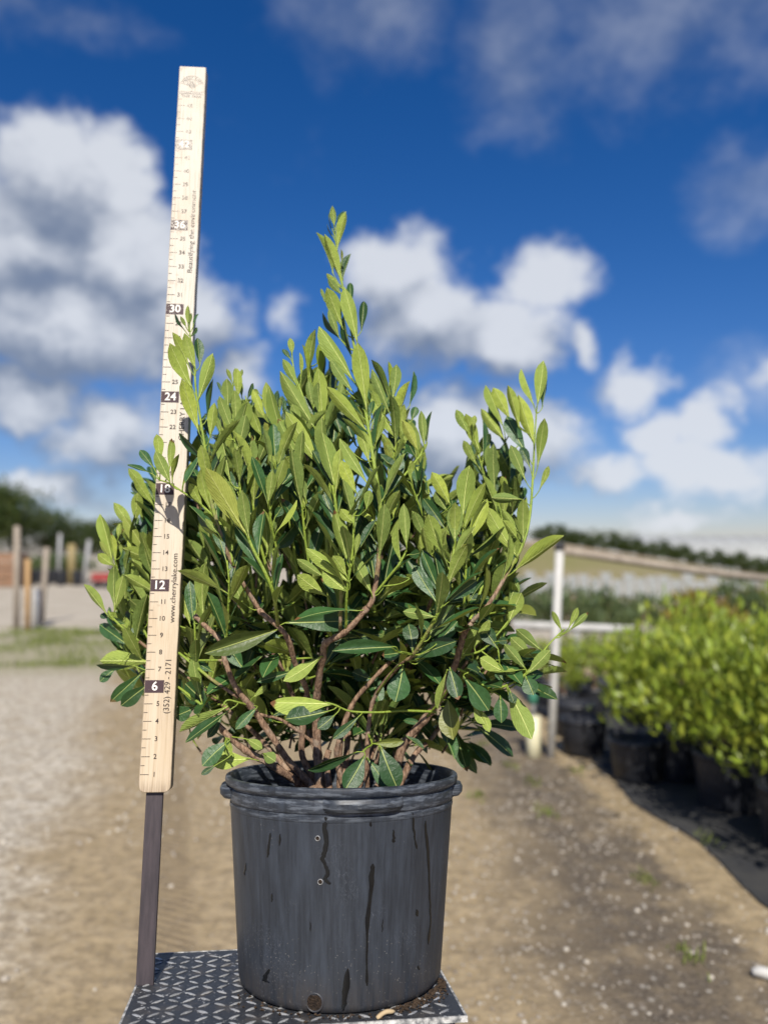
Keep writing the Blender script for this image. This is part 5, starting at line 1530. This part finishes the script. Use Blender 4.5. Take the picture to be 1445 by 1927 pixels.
def hedge_row():
    me = [bush_crown('foliage', .75, .62, .05, 1300, .16, M['darkleaf'], 81 + i, .6, clump=34) for i in range(3)]
    st_ = bush_stems('stems', .5, .5, .1, 6, 91)
    for i in range(24):
        x = 9.5 + i * 1.0; y = 46.5
        px = CX + F_PX * x / y
        z = max(.3, at(px, 1024 + (px - 1060) * .155, 45).z) - .38
        if x < 8: continue
        b = empty('hedge_shrub', (x, y + .3 * math.sin(i), z), i * 2.1); b.scale = (1.05, 1.05, .98 + .1 * math.sin(i * 1.9))
        tag(b, 'dark green hedge shrub on top of the sloping bank', 'hedge', 'hedge shrubs on the bank')
        link('foliage', me[i % 3], None, b)['kind'] = 'stuff'; link('stems', st_, None, b)
hedge_row()
def tunnel():
    root = empty('plastic_greenhouse', (33, 82, 0)); tag(root, 'long white plastic greenhouse beyond the dark hedge', 'greenhouse')
    m = MB(); L_, r_ = 38, 3.4
    prof = [(math.cos(R(180 - 180 * k / 14)) * 4.2, math.sin(R(180 * k / 14)) * r_) for k in range(15)]
    vs = [(x * L_ / 2, y, z) for x in (-1, 1) for y, z in prof]
    m.add(vs, [(k, k + 1, 15 + k + 1, 15 + k) for k in range(14)]); m.build('roof', M['white_sheet'], root)
    for s in (-1, 1):
        e = MB(); e.add([(s * (L_ / 2 - .05), y * .99, z * .99) for y, z in prof], [tuple(range(15))]); e.build('end_wall', M['white_sheet'], root, False)
    hm = MB(); hm.tube([(0, y * 1.004, z * 1.004) for y, z in prof], [.05] * 15, 6); hme = hm.mesh('hoop', M['grey_pvc'])
    for k in range(20):
        o = link('hoop', hme, None, root); o.location = (-L_ / 2 + L_ * k / 19, 0, 0)
tunnel()

# ---- left: posts, poles, stacked goods, trees
def wpost(px, top, bot, rad, mat, label, group=None, topx=None, cap=None):
    b = gnd(px, bot); b.z = gz(b.x, b.y) if b.y < 30 else 0
    t_ = at(topx if topx else px, top, b.y)
    post('wooden_post', b, t_, rad, mat, label, 'post', group, cap)
wpost(31, 990, 1182, .06, M['post_wood'], 'tall weathered grey wooden post at the grass edge', topx=32)
wpost(52, 1052, 1184, .055, M['brown_wood'], 'short orange-brown wooden post between the grey posts')
wpost(78, 1030, 1172, .06, M['post_wood'], 'thick grey wooden post right of the brown one', topx=88)
wpost(70, 1108, 1178, .07, M['grey_pvc'], 'short pale plastic post between the wooden posts')
wpost(110, 1004, 1100, .09, M['grey_pvc'], 'slim pale pole standing by the far stacked goods', topx=113)
wpost(157, 1016, 1102, .10, M['grey_pvc'], 'leaning pale pole near the red cart', topx=168)
wpost(135, 1024, 1100, .20, M['yellow'], 'ochre yellow painted bollard post by the stacked goods')
def pallet_stack(px, bot, wpx, toppx, mat, label):
    b = gnd(px, bot); b.z = 0
    wd = wpx / F_PX * b.y; h = at(px, toppx, b.y).z
    root = empty('stacked_crates', b); tag(root, label, 'crates')
    n = 4
    for k in range(n):
        c = MB(); hh = h / n
        c.box((rng.uniform(-.05, .05), 0, hh * (k + .5)), (wd, 1.2, hh * .88)); o = c.build('crate', mat, root, False)
        for e in (-.45, -.15, .15, .45):
            s = MB(); s.box((e * wd * .98, -.62, hh * (k + .5)), (wd * .06, .05, hh * .94)); s.build('slat', mat, o, False)
pallet_stack(12, 1104, 60, 1040, M['orange'], 'orange crates stacked at the far side of the yard')
pallet_stack(-50, 1104, 50, 1035, M['orange'], 'orange crates stacked outside the grey posts')
for i, px in enumerate(range(-20, 150, 15)):
    b = gnd(px, 1098 + 4 * (i % 2)); b.z = 0
    p = empty('nursery_pot', b, i); tag(p, 'black pot in the far line beside the orange crates', 'pot', 'black pots across the yard'); o = link('pot_body', POT_L, None, p); o.scale = (1.3, 1.3, 2.2)
for i, px in enumerate((60, 95, 118, 150)):
    b = gnd(px, 1094); b.z = 0
    s = empty('shrub', b, i); s.scale = (2.2, 2.2, 1.5); tag(s, 'dusty dark shrub behind the far line of black pots', 'shrub', 'shrubs across the yard'); link('foliage', GREY[i % 2], None, s)['kind'] = 'stuff'; link('stems', BIGS[0], None, s)
# red cart
def cart():
    b = gnd(193, 1106); b.z = 0
    root = empty('red_cart', b); tag(root, 'small red utility cart parked across the yard', 'cart')
    k = b.y / F_PX
    m = MB(); m.box((0, 0, 20 * k), (34 * k, 22 * k, 14 * k)); m.build('bed', M['red'], root, False)
    m = MB(); m.box((-19 * k, 0, 17 * k), (4 * k, 20 * k, 4 * k)); m.tube([(-18 * k, 0, 15 * k), (-30 * k, 0, 9 * k)], [.05, .05], 8); m.build('drawbar', M['black'], root, False)
    for sx in (-1, 1):
        for sy in (-1, 1):
            w = MB(); w.tube([(sx * 10 * k, sy * 10 * k - .07, 6 * k), (sx * 10 * k, sy * 10 * k + .07, 6 * k)], [6 * k, 6 * k], 18); w.build('wheel', M['black'], root)
cart()

def tree(name, x, y, h, rx, label, group, seed, mat=None, n=6500):
    root = empty(name, (x, y, 0)); tag(root, label, 'tree', group)
    r3 = random.Random(seed)
    t = MB()
    t.tube(catmull([(0, 0, -.2), (.1, 0, h * .25), (-.1, .1, h * .55)], 4), [h * .035 - .002 * i for i in range(9)], 9)
    for k in range(7):
        a = k * .9 + r3.uniform(0, .5); z = h * r3.uniform(.22, .5)
        t.tube(catmull([(0, 0, z), (math.cos(a) * rx * .4, math.sin(a) * rx * .4, z + h * .12), (math.cos(a) * rx * .8, math.sin(a) * rx * .8, z + h * .22)], 3), [h * .014 * (1 - .12 * i) for i in range(7)], 6)
    t.build('trunk', M['bark'], root)
    me = bush_crown('crown', rx, h * .42, h * .14, n, h * .055, mat or M['darkleaf'], seed, .3, clump=60)
    o = link('crown', me, None, root); o['kind'] = 'stuff'
TL = [(-10, 78, 7.2, 4.6), (-36, 70, 8.2, 5.4), (-41, 76, 8.6, 5.6), (-38.5, 73, 8.4, 5.2), (-33.2, 78, 6.0, 3.6), (-31.2, 83, 5.0, 4.0), (-29.0, 85, 4.9, 4.0), (-26.5, 80, 4.8, 4.2), (-22, 84, 4.4, 4.0), (-18, 88, 4.6, 4.2), (-14, 90, 4.4, 4.0), (-46, 72, 8.5, 5.5)]
for i, (x, y, h, rx) in enumerate(TL):
    if i == 0: continue
    big = h > 5.5
    tree('broadleaf_tree', x, y, h, rx, 'tall dark round-crowned tree at the far left of the yard' if big else 'lower dark tree in the line right of the tall trees', 'tall trees beyond the yard' if big else 'low trees beyond the yard', 100 + i)
for i in range(9):
    x = -8 + i * 5.5; y = 96 + 3 * math.sin(i)
    tree('broadleaf_tree', x, y, 4.2 + .5 * math.sin(i * 2.2), 4.2, 'distant low dark tree behind the nursery beds', 'distant trees behind the beds', 200 + i, None, 2200)
# white pipe offcut on the soil
a = gnd(1416, 1842); b_ = gnd(1475, 1856)
pr = empty('pipe_offcut', (a.x, a.y, gz(a.x, a.y))); tag(pr, 'white plastic pipe offcut lying on the dark pebbly soil', 'pipe')
m = MB(); m.tube([(0, 0, .022), (.03, -.002, .022), (b_.x - a.x, b_.y - a.y, .022)], [.012, .02, .02], 12); m.build('tube', M['white_paint'], pr)
